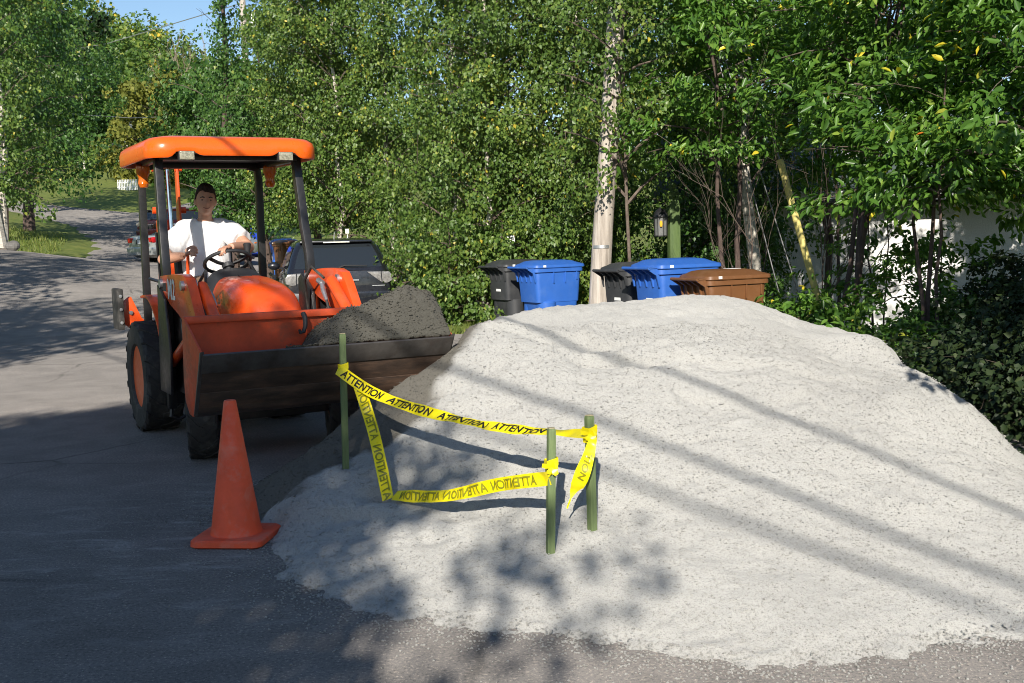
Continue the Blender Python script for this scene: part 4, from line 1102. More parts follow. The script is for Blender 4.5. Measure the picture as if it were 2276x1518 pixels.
shm = merge(sm_, .010); shm.name = "shorts"
link_mesh("shorts", shm, M['shorts'], person)
b = MB(); rings = []
for i in range(15):
    ph = .04 + math.pi * .60 * i / 14
    z = math.cos(ph); rr = math.sin(ph); ring = []
    for k in range(36):
        a = 2 * math.pi * k / 36; x, y = math.cos(a), math.sin(a)
        zz = z
        if y < -.25: zz = max(z, .50 - .10 * x + .06 * math.sin(x * 9)) if i > 4 else z
        elif y < .25: zz = max(z, -.02)
        r2 = max(math.sqrt(max(0, 1 - min(zz, 1) ** 2)), .03) ** .78
        ring.append(head_pt((x * r2 * .0865, y * r2 * .104 - .002, zz * .137 + .002 * math.sin(13 * a + i))))
    rings.append(ring)
b.loft(rings, True); b.build("hair", M['hair'], person, angle=80)
b = MB()
for s in (-1, 1): b.sphere(head_pt((s * .031, -.081, -.003)), (.0105, .006, .0055), 8, 6)
b.build("eye", M['ink'], person)
b = MB()
for s in (-1, 1): b.tube([head_pt((s * .016, -.0965, .016)), head_pt((s * .033, -.094, .021)), head_pt((s * .050, -.083, .015))], [.004, .005, .003], 6)
b.build("eyebrow", M['hair'], person)
b = MB(); b.tube([head_pt((-.026, -.094, -.064)), head_pt((-.010, -.102, -.0695)), head_pt((.010, -.102, -.0695)), head_pt((.026, -.094, -.064))], [.002, .0035, .0035, .002], 6); b.build("mouth", paint('lip', (.14, .04, .03), .6), person)

# ------------------------------------------------------------------ traffic cone
cn = thing("traffic_cone", "faded orange traffic cone standing beside the foot of the gravel pile", "traffic cone", (-1.415, 5.56, 0.0), R(-7))
b = MB(); b.lathe([(.134, .028), (.128, .05), (.122, .07), (.031, .705), (.027, .712), (.020, .712), (.018, .70), (.10, .06)], 40); b.build("body", M['cone'], cn, angle=40)
b = MB()
prof = rrect(.185, -.185, .185, .05, 6)
for ins, z in ((.010, .002), (0, .010), (.002, .032), (.012, .040)):
    pass
b.loft([[(x * (1 - ins / .185), y * (1 - ins / .185), z) for x, y in prof] for ins, z in ((.010, .002), (0, .010), (.002, .034), (.012, .043))])
b.build("base", M['cone'], cn, angle=40)

# ------------------------------------------------------------------ stakes and caution tape
def stake(x, y, zb, lean, h, rz, label):
    root = thing("wooden_stake", label, "stake", (x, y, zb), rz, "green stakes in the gravel pile")
    b = MB(); t = .0165; L = Vector(lean)
    rings = []
    for z, k in ((-.25, .2), (-.12, 1.0), (0, 1.0), (h * .5, 1.02), (h - .012, 1.0), (h, .9)):
        c = Vector((L.x * z / h, L.y * z / h, z)); rings.append([c + Vector((a * t * k, e * t * k, 0)) for a, e in ((-1, -1), (1, -1), (1, 1), (-1, 1))])
    b.loft(rings); b.build("shaft", M['stake'], root, bevel=.003)
    b = MB(); c = Vector((L.x, L.y, h + .0015)); b.loft([[c + Vector((a * t * .86, e * t * .86, 0)) for a, e in ((-1, -1), (1, -1), (1, 1), (-1, 1))], [c + Vector((a * t * .8, e * t * .8, .003)) for a, e in ((-1, -1), (1, -1), (1, 1), (-1, 1))]])
    b.build("end_grain", M['stake_wood'], root)
    return root


S1, S2, S3 = Vector((-.937, 6.12, .235)), Vector((.140, 4.74, .105)), Vector((.335, 4.92, .155))
stake(S1.x, S1.y, S1.z, (.012, .0, 0), .745, R(20), "green stake next to the loader bucket, leftmost of the three")
stake(S2.x, S2.y, S2.z, (.018, .0, 0), .560, R(15), "green stake nearest the viewer, middle of the three, with a bow of tape")
stake(S3.x, S3.y, S3.z, (-.004, .0, 0), .532, R(35), "green stake with a loose tail of tape hanging, rightmost of the three")
tape = thing("caution_tape", "yellow caution tape lettered ATTENTION strung between the three green stakes", "tape", (0, 0, 0))
TW = .061


class Strip:
    def __init__(self, pts, wid, n=60):
        P = [Vector(p) for p in pts]; W = [Vector(w).normalized() for w in wid]; self.s = [0.0]
        fine = []; fw = []
        for i in range(len(P) - 1):
            p0, p1, p2, p3 = P[max(i - 1, 0)], P[i], P[i + 1], P[min(i + 2, len(P) - 1)]
            for k in range(n // (len(P) - 1)):
                t = k / (n // (len(P) - 1))
                fine.append(0.5 * ((2 * p1) + (p2 - p0) * t + (2 * p0 - 5 * p1 + 4 * p2 - p3) * t * t + (3 * p1 - p0 - 3 * p2 + p3) * t ** 3)); fw.append(W[i].lerp(W[i + 1], t).normalized())
        fine.append(P[-1]); fw.append(W[-1]); self.P = fine; self.W = fw
        for a, c in zip(fine, fine[1:]): self.s.append(self.s[-1] + (c - a).length)

    def at(self, s, v, off):
        s = min(max(s, 0), self.s[-1] - 1e-6); i = int(np.searchsorted(self.s, s, side='right')) - 1
        t = (s - self.s[i]) / (self.s[i + 1] - self.s[i]); p = self.P[i].lerp(self.P[i + 1], t); w = self.W[i].lerp(self.W[i + 1], t)
        T = (self.P[i + 1] - self.P[i]).normalized(); w = (w - T * w.dot(T)).normalized(); nrm = T.cross(w)
        if nrm.y > 0: nrm = -nrm                                    # towards the viewer's side
        bow = .006 * math.sin(s * 21) + .004 * math.sin(s * 47 + 1) + .003 * math.sin(s * 93)
        return p + w * v + nrm * (off + bow * (1 - (2 * v / TW) ** 2) + .014 * (v / TW) * math.sin(s * 11) + .004 * (v / TW) * math.sin(s * 37 + 2))

    def build(self, name, width=TW, taper=None):
        b = MB(); nn_ = 120; rows = []
        for k in range(nn_ + 1):
            s = self.s[-1] * k / nn_; wd = width * (taper(k / nn_) if taper else 1)
            rows.append([self.at(s, v * wd, 0) for v in (-.5, -.25, 0, .25, .5)])
        b.loft(rows, False, closed=False)
        return b.build(name, M['tape'], tape, angle=60)

    def words(self, starts, mirrored, parent, length=.335):
        for s0 in starts:
            for side, mt in ((1, M['ink_back'] if mirrored else M['ink']), (-1, M['ink'] if mirrored else M['ink_back'])):
                me = text_mesh("ATTENTION", .062, bold=.0016, shear=.18)
                xs = [v.co.x for v in me.vertices]; sc = length / (max(xs) - min(xs)); ys = [v.co.y for v in me.vertices]; yc = (max(ys) + min(ys)) / 2
                bm = bmesh.new(); bm.from_mesh(me)
                bmesh.ops.subdivide_edges(bm, edges=[e for e in bm.edges if e.calc_length() > .02], cuts=2)
                bmesh.ops.triangulate(bm, faces=bm.faces)
                for v in bm.verts: v.co = self.at(s0 + (v.co.x * sc) * (-1 if mirrored else 1) + length / 2, (v.co.y - yc) * .92, side * .0022)
                bm.to_mesh(me); bm.free(); me.name = "lettering"
                link_mesh("lettering", me, mt, parent)


K1 = S1 + Vector((.004, -.024, .555)); K3 = S3 + Vector((-.004, -.024, .455)); K2 = S2 + Vector((.016, -.022, .405))
up_ = Strip([K1 + Vector((-.02, .0, .0)), K1 + Vector((.20, -.18, -.115)), K1.lerp(K3, .42) + Vector((0, 0, -.105)), K1.lerp(K3, .72) + Vector((0, 0, -.075)), K3], [(.30, .25, .92), (.40, .42, .82), (.25, .80, .55), (.1, .95, .32), (.0, .93, .36)], 64)
s_up = up_.build("strip"); up_.words([.035, .42, .81, 1.19], False, s_up)
gp = Vector((-.615, 5.60, pile_z(-.615, 5.60) - .01))
dn = Strip([K1 + Vector((.095, -.055, -.075)), K1.lerp(gp, .5) + Vector((.035, 0, -.015)), gp + Vector((-.035, .0, .0))], [(1, .3, .25), (1, .25, .3), (1, .1, .25)], 40)
s_dn = dn.build("strip"); dn.words([.035, .395], True, s_dn)
rt = Strip([gp + Vector((.00, -.01, .022)), gp.lerp(K2, .35) + Vector((0, 0, -.035)), gp.lerp(K2, .7) + Vector((0, 0, -.035)), K2 + Vector((-.015, 0, -.055))], [(.0, .9, .35), (-.1, .62, .75), (-.12, .3, .92), (-.2, .05, 1)], 48)
s_rt = rt.build("strip"); rt.words([.05, .41, .77], True, s_rt)
tl = Strip([K3 + Vector((.012, -.03, -.02)), K3 + Vector((-.015, -.055, -.10)), K3 + Vector((-.055, -.06, -.20)), K3 + Vector((-.085, -.05, -.255)), K3 + Vector((-.11, -.05, -.32))], [(1, .1, .3), (.9, -.2, .3), (.95, .2, .3), (1, 0, .3), (1, 0, .3)], 48)
s_tl = tl.build("loose_tail", .062, lambda t: .55 + .5 * math.sin(min(t / .62, 1) * math.pi * .62) if t < .66 else max(.10, .95 - (t - .66) * 4.5) if t < .86 else .12)
me = text_mesh("TION", .05, bold=.0014, shear=.15)
for v in me.vertices: v.co = tl.at(.125 + v.co.x, v.co.y * .8, .0024)
link_mesh("lettering", me, M['ink_back'], s_tl)


def wrap(c, rz, zspan, bow, name):
    b = MB(); t = .0215
    for k in range(3):
        z0 = (k - 1) * zspan * .33; tilt = (.012, -.010, .006)[k]; g = t + .0015 * k
        ring = []
        for a, e in ((-1, -1), (1, -1), (1, 1), (-1, 1)):
            p = Matrix.Rotation(rz, 3, 'Z') @ Vector((a * g, e * g, 0)); ring.append(Vector(c) + p + Vector((0, 0, z0 + a * tilt)))
        b.loft([[p + Vector((0, 0, -.016)) for p in ring], [p + Vector((0, 0, .016)) for p in ring]], False)
    if bow:
        for an, ln in ((2.9, .042), (.35, .026), (-.9, .038), (4.3, .030)):
            d = Vector((math.cos(an), -.35, math.sin(an))); p0 = Vector(c) + Vector((0, -.032, 0)); s_ = Vector((-math.sin(an), 0, math.cos(an))) * .013
            b.loft([[p0 - s_ * .4, p0 + s_ * .4], [p0 + d * ln * .6 - s_ + Vector((0, -.012, 0)), p0 + d * ln * .6 + s_ + Vector((0, -.004, .004))], [p0 + d * ln - s_ * .8, p0 + d * ln + s_ * .5]], False, closed=False)
    b.build(name, M['tape'], tape, angle=60)


wrap(S1 + Vector((.009, 0, .553)), R(20), .045, False, "knot")
wrap(S2 + Vector((.013, 0, .400)), R(15), .05, True, "knot")
wrap(S3 + Vector((-.003, 0, .455)), R(35), .045, True, "knot")

# ------------------------------------------------------------------ wheeled bins
def make_bin(name, label, mat, x, y, z, rz, group, plate=True, sticker=False, sc=1.0):
    root = thing(name, label, "bin", (x, y, z), rz, group)
    root.scale = (sc, sc, sc)
    b = MB()
    rr = lambda hx, hy, rad, zz, ox=0: [(px_ + ox, py_, zz) for px_, py_ in rrect2(hx, hy, rad)]
    b.loft([rr(.285, .225, .06, .045, .02), rr(.30, .235, .06, .06, .02), rr(.33, .255, .06, .50, .01), rr(.36, .262, .06, .505, .0), rr(.395, .282, .07, .95), rr(.395, .282, .07, .955)])
    body = b.build("body", mat, root, angle=40)
    for s in (-1, 1):      # wheel housings bulge out of the lower sides
        b = MB(); b.lathe([(.15, .06), (.15, .50), (.135, .52), (.001, .523)], 20, Matrix.Translation((-.17, s * .165, 0))); b.build("wheel_housing", mat, body)
        b = MB(); b.box((.10, s * .288, .86), (.014, .022, .16)); b.box((-.10, s * .288, .86), (.014, .022, .16)); b.box((.30, s * .286, .88), (.014, .020, .12)); b.build("rib", mat, body, bevel=.004)
        w = MB(); w.lathe([(.001, -.03), (.09, -.03), (.105, -.02), (.105, .02), (.09, .03), (.001, .03)], 20, Matrix.Translation((-.36, s * .20, .105)) @ Matrix.Rotation(math.pi / 2, 4, 'X')); w.build("wheel", M['rubber'], root)
    b = MB(); b.loft([rr(.405, .292, .07, .940), rr(.425, .308, .075, .945), rr(.425, .308, .075, .995), rr(.40, .29, .07, 1.0)]); b.build("rim", mat, root, angle=40)
    b = MB()
    b.loft([rr(.438, .318, .08, 1.003, .012), rr(.445, .322, .08, 1.012, .012), rr(.438, .318, .08, 1.045, .012), rr(.405, .285, .09, 1.062, .0), rr(.385, .265, .09, 1.068, -.005), rr(.33, .22, .10, 1.098, -.015), rr(.24, .15, .10, 1.112, -.02)])
    lid = b.build("lid", mat, root, angle=30)
    b = MB(); b.box((.425, 0, 1.055), (.05, .20, .03)); b.build("lid_grip", mat, lid, bevel=.008)
    h = MB(); h.tube([(-.535, -.27, 1.015), (-.535, .27, 1.015)], .018, 10); hd = h.build("handle", mat, root)
    h = MB()
    for s in (-.25, -.13, 0, .13, .25):
        h.prism([(-.545, 1.025), (-.40, 1.02), (-.385, .80), (-.40, .80), (-.43, .93), (-.545, 1.0)], s - .008, s + .008, 'y')
    h.box((-.47, 0, 1.02), (.13, .54, .012))
    h.build("handle_bracket", mat, hd)
    if plate:
        b = MB(); b.box((-.371, -.02, .66), (.006, .13, .05), Matrix.Rotation(R(4), 3, 'Y')); b.build("label_plate", M['white_paint'], body)
    b = MB(); b.box((-.27, -.323, 1.03), (.045, .006, .03)); b.build("sticker", M['white_paint'], lid)
    if sticker:
        b = MB(); b.box((.10, -.02, 1.1145), (.16, .12, .003)); b.build("top_sticker", M['white_paint'], lid)
    return root


def rrect2(hx, hy, rad, n=4):
    out = []
    for cx, cy, a0 in ((hx - rad, hy - rad, 0), (-hx + rad, hy - rad, 90), (-hx + rad, -hy + rad, 180), (hx - rad, -hy + rad, 270)):
        for i in range(n + 1):
            a = R(a0 + 90 * i / n); out.append((cx + rad * math.cos(a), cy + rad * math.sin(a)))
    return out


GB = "wheeled bins behind the gravel pile"
make_bin("wheeled_bin", "black wheeled bin left of the blue one, left of the utility pole", M['bin_black'], .12, 17.45, gz(.12, 17.45), R(32), GB)
make_bin("wheeled_bin", "blue wheeled bin standing just left of the utility pole", M['bin_blue'], .575, 16.65, gz(.57, 16.65), R(30), GB, plate=False)
make_bin("wheeled_bin", "black wheeled bin just right of the utility pole, behind the blue one", M['bin_black'], 1.66, 14.40, gz(1.66, 14.4), R(30), GB)
make_bin("wheeled_bin", "blue wheeled bin between the black and the brown one, right of the pole", M['bin_blue'], 1.97, 13.45, gz(1.97, 13.45) + .01, R(27), GB, sc=1.04)
make_bin("wheeled_bin", "brown wheeled bin at the right end of the row behind the pile", M['bin_brown'], 2.44, 12.85, gz(2.44, 12.85) - .07, R(24), GB, plate=False, sticker=True, sc=1.0)
make_bin("wheeled_bin", "brown wheeled bin far off beside the silver car", M['bin_brown'], -6.1, 31.0, gz(-6.1, 31.0), R(-62), "bins by the parked cars", plate=True)
make_bin("wheeled_bin", "blue wheeled bin far off behind the small brown one", M['bin_blue'], -6.35, 31.9, gz(-6.35, 31.9), R(-62), "bins by the parked cars")

# ------------------------------------------------------------------ utility pole and guy wires
up_pole = thing("utility_pole", "weathered wooden utility pole between the two groups of bins", "pole", (1.225, 16.2, gz(1.2, 16.2)))
rings = []
for i in range(25):
    z = -.3 + i * .4; rad = .152 - .0055 * z
    rings.append([(.083 * z + rad * math.cos(a) * (1 + .03 * math.sin(a * 3 + i)), rad * math.sin(a), z) for a in [2 * math.pi * k / 20 for k in range(20)]])
b = MB(); b.loft(rings); b.build("shaft", M['pole_wood'], up_pole)
b = MB(); b.loft([[(0.083 * z + .153 * math.cos(a), .153 * math.sin(a), z) for a in [R(-150 + 95 * k / 12) for k in range(13)]] for z in (1.27, 1.315)], False, closed=False); b.build("metal_band", M['zinc'], up_pole)
b = MB()
for k in range(7):
    a = -1.9 + .25 * math.sin(k * 2.1); z = 1.75 + k * .33; b.lathe([(.012, 0), (.012, .012), (.001, .013)], 6, Matrix.Translation((.083 * z + .145 * math.cos(a), .145 * math.sin(a), z)) @ Matrix.Rotation(math.pi / 2, 4, 'X'))
b.build("nail", M['dark_iron'], up_pole)
PT = Vector((1.225 + .083 * 9.0, 16.2, 9.0))
for i, (gp_, lab) in enumerate((((3.93, 15.8, 0.0), "thin grey guy wire left of the yellow guard"), ((4.22, 15.75, 0.0), "thin grey guy wire just beside the yellow guard"))):
    a = Vector((gp_[0], gp_[1], gz(gp_[0], gp_[1]) - .05)); e = PT + Vector((-.05, 0, -.6 - i * .5))
    w = MB(); w.tube([a, a.lerp(e, .5) + Vector((0, 0, -.05)), e], .009, 6); tag(w.build("guy_wire", M['dark_zinc']), lab, "wire", "guy wires of the utility pole")
g0, g1 = Vector((4.36, 15.4, gz(4.36, 15.4) - .05)), Vector((3.72, 15.5, 2.42))
gd = MB(); L_ = [g0.lerp(g1, k / 10) for k in range(11)]
gd.tube(L_, .048, 14)
go = tag(gd.build("guy_guard", M['guard']), "pale yellow plastic guard sleeving the slanted guy wire", "guy guard")
rb = MB()
for k in range(1, 24):
    p = g0.lerp(g1, k / 24); d_ = (g1 - g0).normalized()
    rb.tube([p - d_ * .008, p + d_ * .008], .0505, 14)
rb.build("ring_rib", M['guard'], go)
w = MB(); w.tube([g1 - (g1 - g0).normalized() * .1, PT + Vector((0, 0, -.1))], .013, 6); tag(w.build("guy_wire", M['dark_zinc']), "thin guy wire rising out of the yellow guard", "wire", "guy wires of the utility pole")

# ------------------------------------------------------------------ house number, marker stakes, lamp post
hn = thing("house_number_sign", "small white number plaque on a thin stake behind the black bin", "sign", (0.02, 17.75, gz(0, 17.75)))
b = MB(); b.tube([(-.03, .01, 0), (.0, 0, 1.30), (.008, 0, 1.42)], .012, 6); b.build("stake", M['post_green'], hn)
b = MB(); b.box((.01, -.018, 1.425), (.115, .008, .105), Matrix.Rotation(R(-6), 3, 'Y')); pl = b.build("plaque", M['white_paint'], hn, bevel=.002)
text_on("lettering", "150", .062, M['ink'], pl, (.01, -.0235, 1.425), (1, 0, .10), (-.10, 0, 1), bold=.003)
mk = thing("marker_stake", "thin dark green marker stake behind the left blue bin", "stake", (1.00, 17.6, gz(1.0, 17.6)))
b = MB(); b.tube([(0, 0, 0), (-.01, 0, .9), (.0, 0, 1.42)], [.018, .014, .012], 8); b.build("shaft", M['post_green'], mk)
mk = thing("marker_post", "small white marker plate rising behind the dark car", "sign", (-3.0, 21.0, gz(-3, 21)))
b = MB(); b.tube([(0, 0, 0), (0, 0, 1.5)], .012, 6); b.build("stake", M['zinc'], mk)
b = MB(); b.box((0, -.018, 1.56), (.065, .008, .085)); b.build("plate", M['white_paint'], mk)
lp = thing("lamp_post", "green wooden lamp post with a hanging black lantern, behind the bins", "lamp post", (2.47, 17.0, gz(2.47, 17.0)), R(12))
b = MB(); b.box((0, 0, .95), (.145, .145, 2.1)); b.build("post", M['post_green'], lp, bevel=.008)
b = MB(); b.box((.085, .01, .95), (.025, .12, 2.0)); b.build("board", M['post_green'], lp, bevel=.004)
b = MB(); b.box((0, 0, 2.01), (.19, .19, .035)); b.box((0, 0, 2.05), (.15, .15, .05)); b.lathe([(.07, 2.07), (.045, 2.09), (.062, 2.13), (.066, 2.165), (.05, 2.205), (.02, 2.225), (.001, 2.23)], 16); b.build("cap", M['post_green'], lp, bevel=.006)
lt = bpy.data.objects.new("lantern", None); COL.objects.link(lt); lt.parent = lp
b = MB(); b.tube([(-.07, -.02, 1.86), (-.14, -.02, 1.90), (-.19, -.02, 1.88)], .012, 6); b.lathe([(.001, 1.86), (.02, 1.85), (.03, 1.83), (.075, 1.80), (.10, 1.765), (.115, 1.715), (.115, 1.70), (.02, 1.70)], 14, Matrix.Translation((-.20, -.02, 0))); b.lathe([(.001, 1.41), (.10, 1.415), (.10, 1.43), (.001, 1.431)], 8, Matrix.Translation((-.20, -.02, 0)))
for k in range(8):
    a = k * math.pi / 4; b.tube([(-.20 + .098 * math.cos(a), -.02 + .098 * math.sin(a), 1.42), (-.20 + .105 * math.cos(a), -.02 + .105 * math.sin(a), 1.71)], .006, 4)
b.build("lantern_frame", M['black'], lt)
b = MB(); b.lathe([(.088, 1.43), (.094, 1.70)], 8, Matrix.Translation((-.20, -.02, 0))); 
lg = paint('lantern_glass', (.16, .165, .165), .3, var=.2); b.build("lantern_pane", lg, lt)
b = MB(); b.lathe([(.001, 1.55), (.018, 1.56), (.024, 1.60), (.018, 1.645), (.001, 1.65)], 10, Matrix.Translation((-.232, -.122, 0))); b.build("bulb", M['bulb'], lt)


# ------------------------------------------------------------------ cars
def make_car(name, label, mat, loc, rz, kind, group=None, detail=True):
    root = thing(name, label, "car", loc, rz, group)
    if kind == 'wagon':
        secs = [(-2.20, .72, .44, .84), (-2.185, .80, .33, .93), (-2.10, .845, .25, .955), (-1.8, .868, .21, .955), (0, .87, .20, .94), (1.25, .865, .22, .915), (1.75, .83, .26, .84), (2.05, .74, .30, .73), (2.18, .60, .36, .60)]
        G = [(.93, -2.165, 1.30, .815), (1.02, -2.11, 1.08, .79), (1.20, -1.975, .74, .735), (1.34, -1.86, .45, .675), (1.41, -1.78, .28, .63), (1.455, -1.60, .10, .54), (1.472, -1.2, -.2, .40)]
    else:
        secs = [(-2.28, .68, .46, .86), (-2.25, .78, .34, .97), (-2.1, .84, .26, 1.005), (-1.6, .86, .21, 1.01), (0, .865, .20, .95), (1.25, .86, .22, .92), (1.8, .82, .26, .85), (2.1, .72, .30, .74), (2.25, .58, .36, .62)]
        G = [(.93, -1.62, 1.25, .80), (1.03, -1.50, 1.05, .78), (1.20, -1.14, .74, .725), (1.33, -.88, .48, .665), (1.40, -.74, .30, .62), (1.44, -.55, .12, .54), (1.458, -.3, -.1, .40)]
    rings = []
    for y, hw, z0, z1 in secs:
        half = [(0, z0), (hw * .70, z0), (hw * .93, z0 + .06), (hw, z0 + .22 * (z1 - z0) + .05), (hw * 1.0, z0 + .62 * (z1 - z0)), (hw * .975, z1 - .10 * (z1 - z0)), (hw * .90, z1), (hw * .55, z1 + .012), (0, z1 + .018)]
        rings.append([(x, y, z) for x, z in half] + [(-x, y, z) for x, z in half[-2:0:-1]])
    b = MB(); b.loft(rings); body = b.build("body", mat, root, angle=40)
    b = MB(); b.loft([[(x, y, z) for x, y in rrect(hw, y0, y1, .16 if z > .95 else .13, 6)] for z, y0, y1, hw in G]); gh = b.build("cabin", mat, root, angle=40)
    zz = [g[0] for g in G]; Y0 = lambda z: float(np.interp(z, zz, [g[1] for g in G])); Y1 = lambda z: float(np.interp(z, zz, [g[2] for g in G])); HW = lambda z: float(np.interp(z, zz, [g[3] for g in G]))

    def patch(nm, fn, u0, u1, v0, v1, mt, par, nu=10, nv=8):
        V = [fn(u0 + (u1 - u0) * i / nu, v0 + (v1 - v0) * j / nv) for j in range(nv + 1) for i in range(nu + 1)]
        F = [(j * (nu + 1) + i, j * (nu + 1) + i + 1, (j + 1) * (nu + 1) + i + 1, (j + 1) * (nu + 1) + i) for j in range(nv) for i in range(nu)]
        m = MB(); m.add(V, F); return m.build(nm, mt, par)
    zb, zt = (1.00, 1.37) if kind == 'wagon' else (1.035, 1.36)
    rg = patch("rear_window", lambda u, v: (u * (HW(v) - .10), Y0(v) - .007 + .03 * max(0, abs(u) - .75) * 4 * .3, v), -1, 1, zb, zt, M['glass'], gh)
    patch("windscreen", lambda u, v: (u * (HW(v) - .10), Y1(v) + .007, v), -1, 1, 1.0, zt, M['glass'], gh)
    for s in (-1, 1):
        spl = (-.20, .0)
        patch("side_window", lambda u, v: (s * (HW(v) + .006), spl[1] + (Y1(v) - .16 - spl[1]) * u, v), 0.02, 1, .99, zt - .02, M['glass'], gh)
        patch("side_window", lambda u, v: (s * (HW(v) + .006), (Y0(v) + .38) + (-.08 - (Y0(v) + .38)) * u, v), 0, 1, .99, zt - .02, M['glass'], gh)
        if kind == 'wagon': patch("side_window", lambda u, v: (s * (HW(v) + .006), (Y0(v) + .13) + .20 * u, v), 0, 1, 1.02, zt - .03, M['glass'], gh, 4, 6)
        # wheels
        for yw in (-1.32, 1.33):
            wr = bpy.data.objects.new("wheel", None); COL.objects.link(wr); wr.parent = root; wr.location = (s * .775, yw, .315)
            t = MB(); t.lathe([(.20, -.10), (.29, -.10), (.312, -.08), (.315, 0), (.312, .08), (.29, .10), (.20, .10)], 28, XROT); t.build("tyre", M['rubber'], wr)
            rm = MB(); o = s
            rm.lathe([(.205, o * .102), (.195, o * .105), (.18, o * .075), (.06, o * .085), (.03, o * .095), (.001, o * .096)], 24, XROT); rm.build("rim", M['car_silver'], wr)
            sp = MB()
            for k in range(5):
                a = 2 * math.pi * (k + .5) / 5; sp.box((o * .0875, .115 * math.cos(a), .115 * math.sin(a)), (.012, .055, .075), Matrix.Rotation(a, 3, 'X'))
            sp.build("rim_opening", M['black'], wr, bevel=.006)
            ar = MB(); ar.loft([[(s * (.862 if kind == 'wagon' else .857), yw + r_ * math.cos(a), .315 + r_ * math.sin(a)) for a in [math.pi * k / 16 for k in range(17)]] for r_ in (.318, .365)], False, closed=False); ar.build("wheel_arch", M['black_plastic'], body)
        m = MB(); m.sphere((s * .95, .72, 1.0), (.11, .06, .075), 12, 8); m.box((s * .85, .74, .96), (.12, .04, .03)); mr = m.build("mirror", mat, root)
        hd = MB()
        for yy in (-.55, .45): hd.box((s * .868, yy, .80), (.022, .17, .03))
        hd.build("door_handle", mat, body, bevel=.006)
    yr = secs[0][0]
    if kind == 'wagon':
        for s in (-1, 1):
            t = MB(); t.prism([(s * .44, .925), (s * .80, .92), (s * .845, .86), (s * .84, .77), (s * .76, .735), (s * .68, .745)], -2.0, yr - .012, 'y'); tl_ = t.build("tail_lamp", M['clear_lamp'], body, bevel=.012)
            t = MB(); t.prism([(s * .662, .93), (s * .676, .93), (s * .686, .74), (s * .672, .74)], -2.0, yr - .017, 'y'); t.build("seam", M['car_grey'], tl_)
        t = MB(); t.box((0, Y0(1.40) - .035, 1.412), (1.16, .13, .035), Matrix.Rotation(R(-8), 3, 'X')); sp = t.build("spoiler", mat, gh, bevel=.012)
        t = MB(); t.box((0, Y0(1.40) - .102, 1.409), (.42, .012, .018)); t.build("brake_lamp", M['lens'], sp)
        t = MB(); t.tube([(.0, Y0(1.01) - .02, 1.0), (.10, Y0(1.03) - .03, 1.035), (.46, Y0(1.03) - .035, 1.025)], [.018, .012, .007], 6); t.build("wiper", M['black_plastic'], rg)
        t = MB(); t.box((0, yr - .004, .70), (.50, .02, .15)); t.build("plate_recess", M['black'], body, bevel=.01)
        t = MB(); t.box((0, yr - .012, .795), (.62, .02, .026)); t.build("trim_bar", M['zinc'], body, bevel=.004)
        t = MB(); t.prism([(-.80, .62), (.80, .62), (.84, .56), (.80, .36), (.70, .30), (-.70, .30), (-.80, .36), (-.84, .56)], -2.1, yr - .055, 'y'); t.build("bumper", mat, body, bevel=.03)
        t = MB(); t.box((.62, yr - .016, .70), (.20, .006, .012)); t.build("badge", M['zinc'], body)
        t = MB(); t.tube([(0, -1.45, 1.47), (0, -1.55, 1.56)], [.010, .006], 6); t.build("aerial", M['white_paint'], gh)
        for s in (-1, 1):
            t = MB(); t.box((s * .30, -.45 + 0, 1.13), (.40, .12, .46)); t.build("seat", M['black_plastic'], root, bevel=.05)
    else:
        for s in (-1, 1):
            t = MB(); t.prism([(s * .50, .93), (s * .78, .945), (s * .835, .88), (s * .80, .76), (s * .54, .78)], -2.05, yr - .014, 'y'); t.build("tail_lamp", M['tail_red'], body, bevel=.012)
        t = MB(); t.box((0, yr - .006, .80), (.56, .02, .16)); t.build("plate_recess", M['dark_iron'], body, bevel=.01)
        t = MB(); t.box((0, yr - .02, .79), (.31, .01, .13)); t.build("number_plate", M['white_paint'], body)
        t = MB(); t.prism([(-.78, .62), (.78, .62), (.82, .56), (.78, .34), (-.78, .34), (-.82, .56)], -2.15, yr - .06, 'y'); t.build("bumper", mat, body, bevel=.03)
        for s in (-1, 1):
            t = MB(); t.prism([(s * .50, .66), (s * .74, .70), (s * .76, .60), (s * .52, .56)], 1.9, 2.17, 'y'); t.build("head_lamp", M['lens'], body, bevel=.01)
            t = MB(); t.box((s * .80, 1.86, .66), (.06, .10, .05)); t.build("side_marker", M['amber'], body, bevel=.008)
    return root


make_car("parked_car", "dark grey hatchback parked with its tail towards the viewer behind the loader", M['car_grey'], (-3.22, 20.1, gz(-3.22, 20.1) - .03), R(13), 'wagon')
make_car("parked_car", "silver sedan parked further up the street beyond the loader", M['car_silver'], (-11.05, 40.2, gz(-11.05, 40.2) + .03), R(-41), 'sedan')
make_car("parked_car", "dark red car half hidden behind the silver sedan", M['car_red'], (-13.9, 49.5, gz(-13.9, 49.5) + .05), R(-35), 'wagon')

# blue tarpaulin thrown over a heap behind the silver sedan
tp = thing("tarpaulin", "crumpled blue tarpaulin over a heap behind the silver sedan", "tarpaulin", (-10.85, 46.0, gz(-10.85, 46.0)))
u = np.linspace(0, 2 * math.pi, 49)[:-1]; rings = []
for k in range(14):
    t_ = k / 13; rr = 1.15 * (1 - t_ ** 2.2) + .02
    wob = 1 + .25 * fbm(np.cos(u) * 2 + 5, np.sin(u) * 2 + t_ * 3, 3, 61)
    rings.append([(float(rr * w_ * math.cos(a)), float(rr * .8 * w_ * math.sin(a)), 1.5 * t_ + .08 * math.sin(5 * a + 6 * t_) * (1 - t_)) for a, w_ in zip(u, wob)])
b = MB(); b.loft(rings); b.build("sheet", M['tarp'], tp, angle=25)

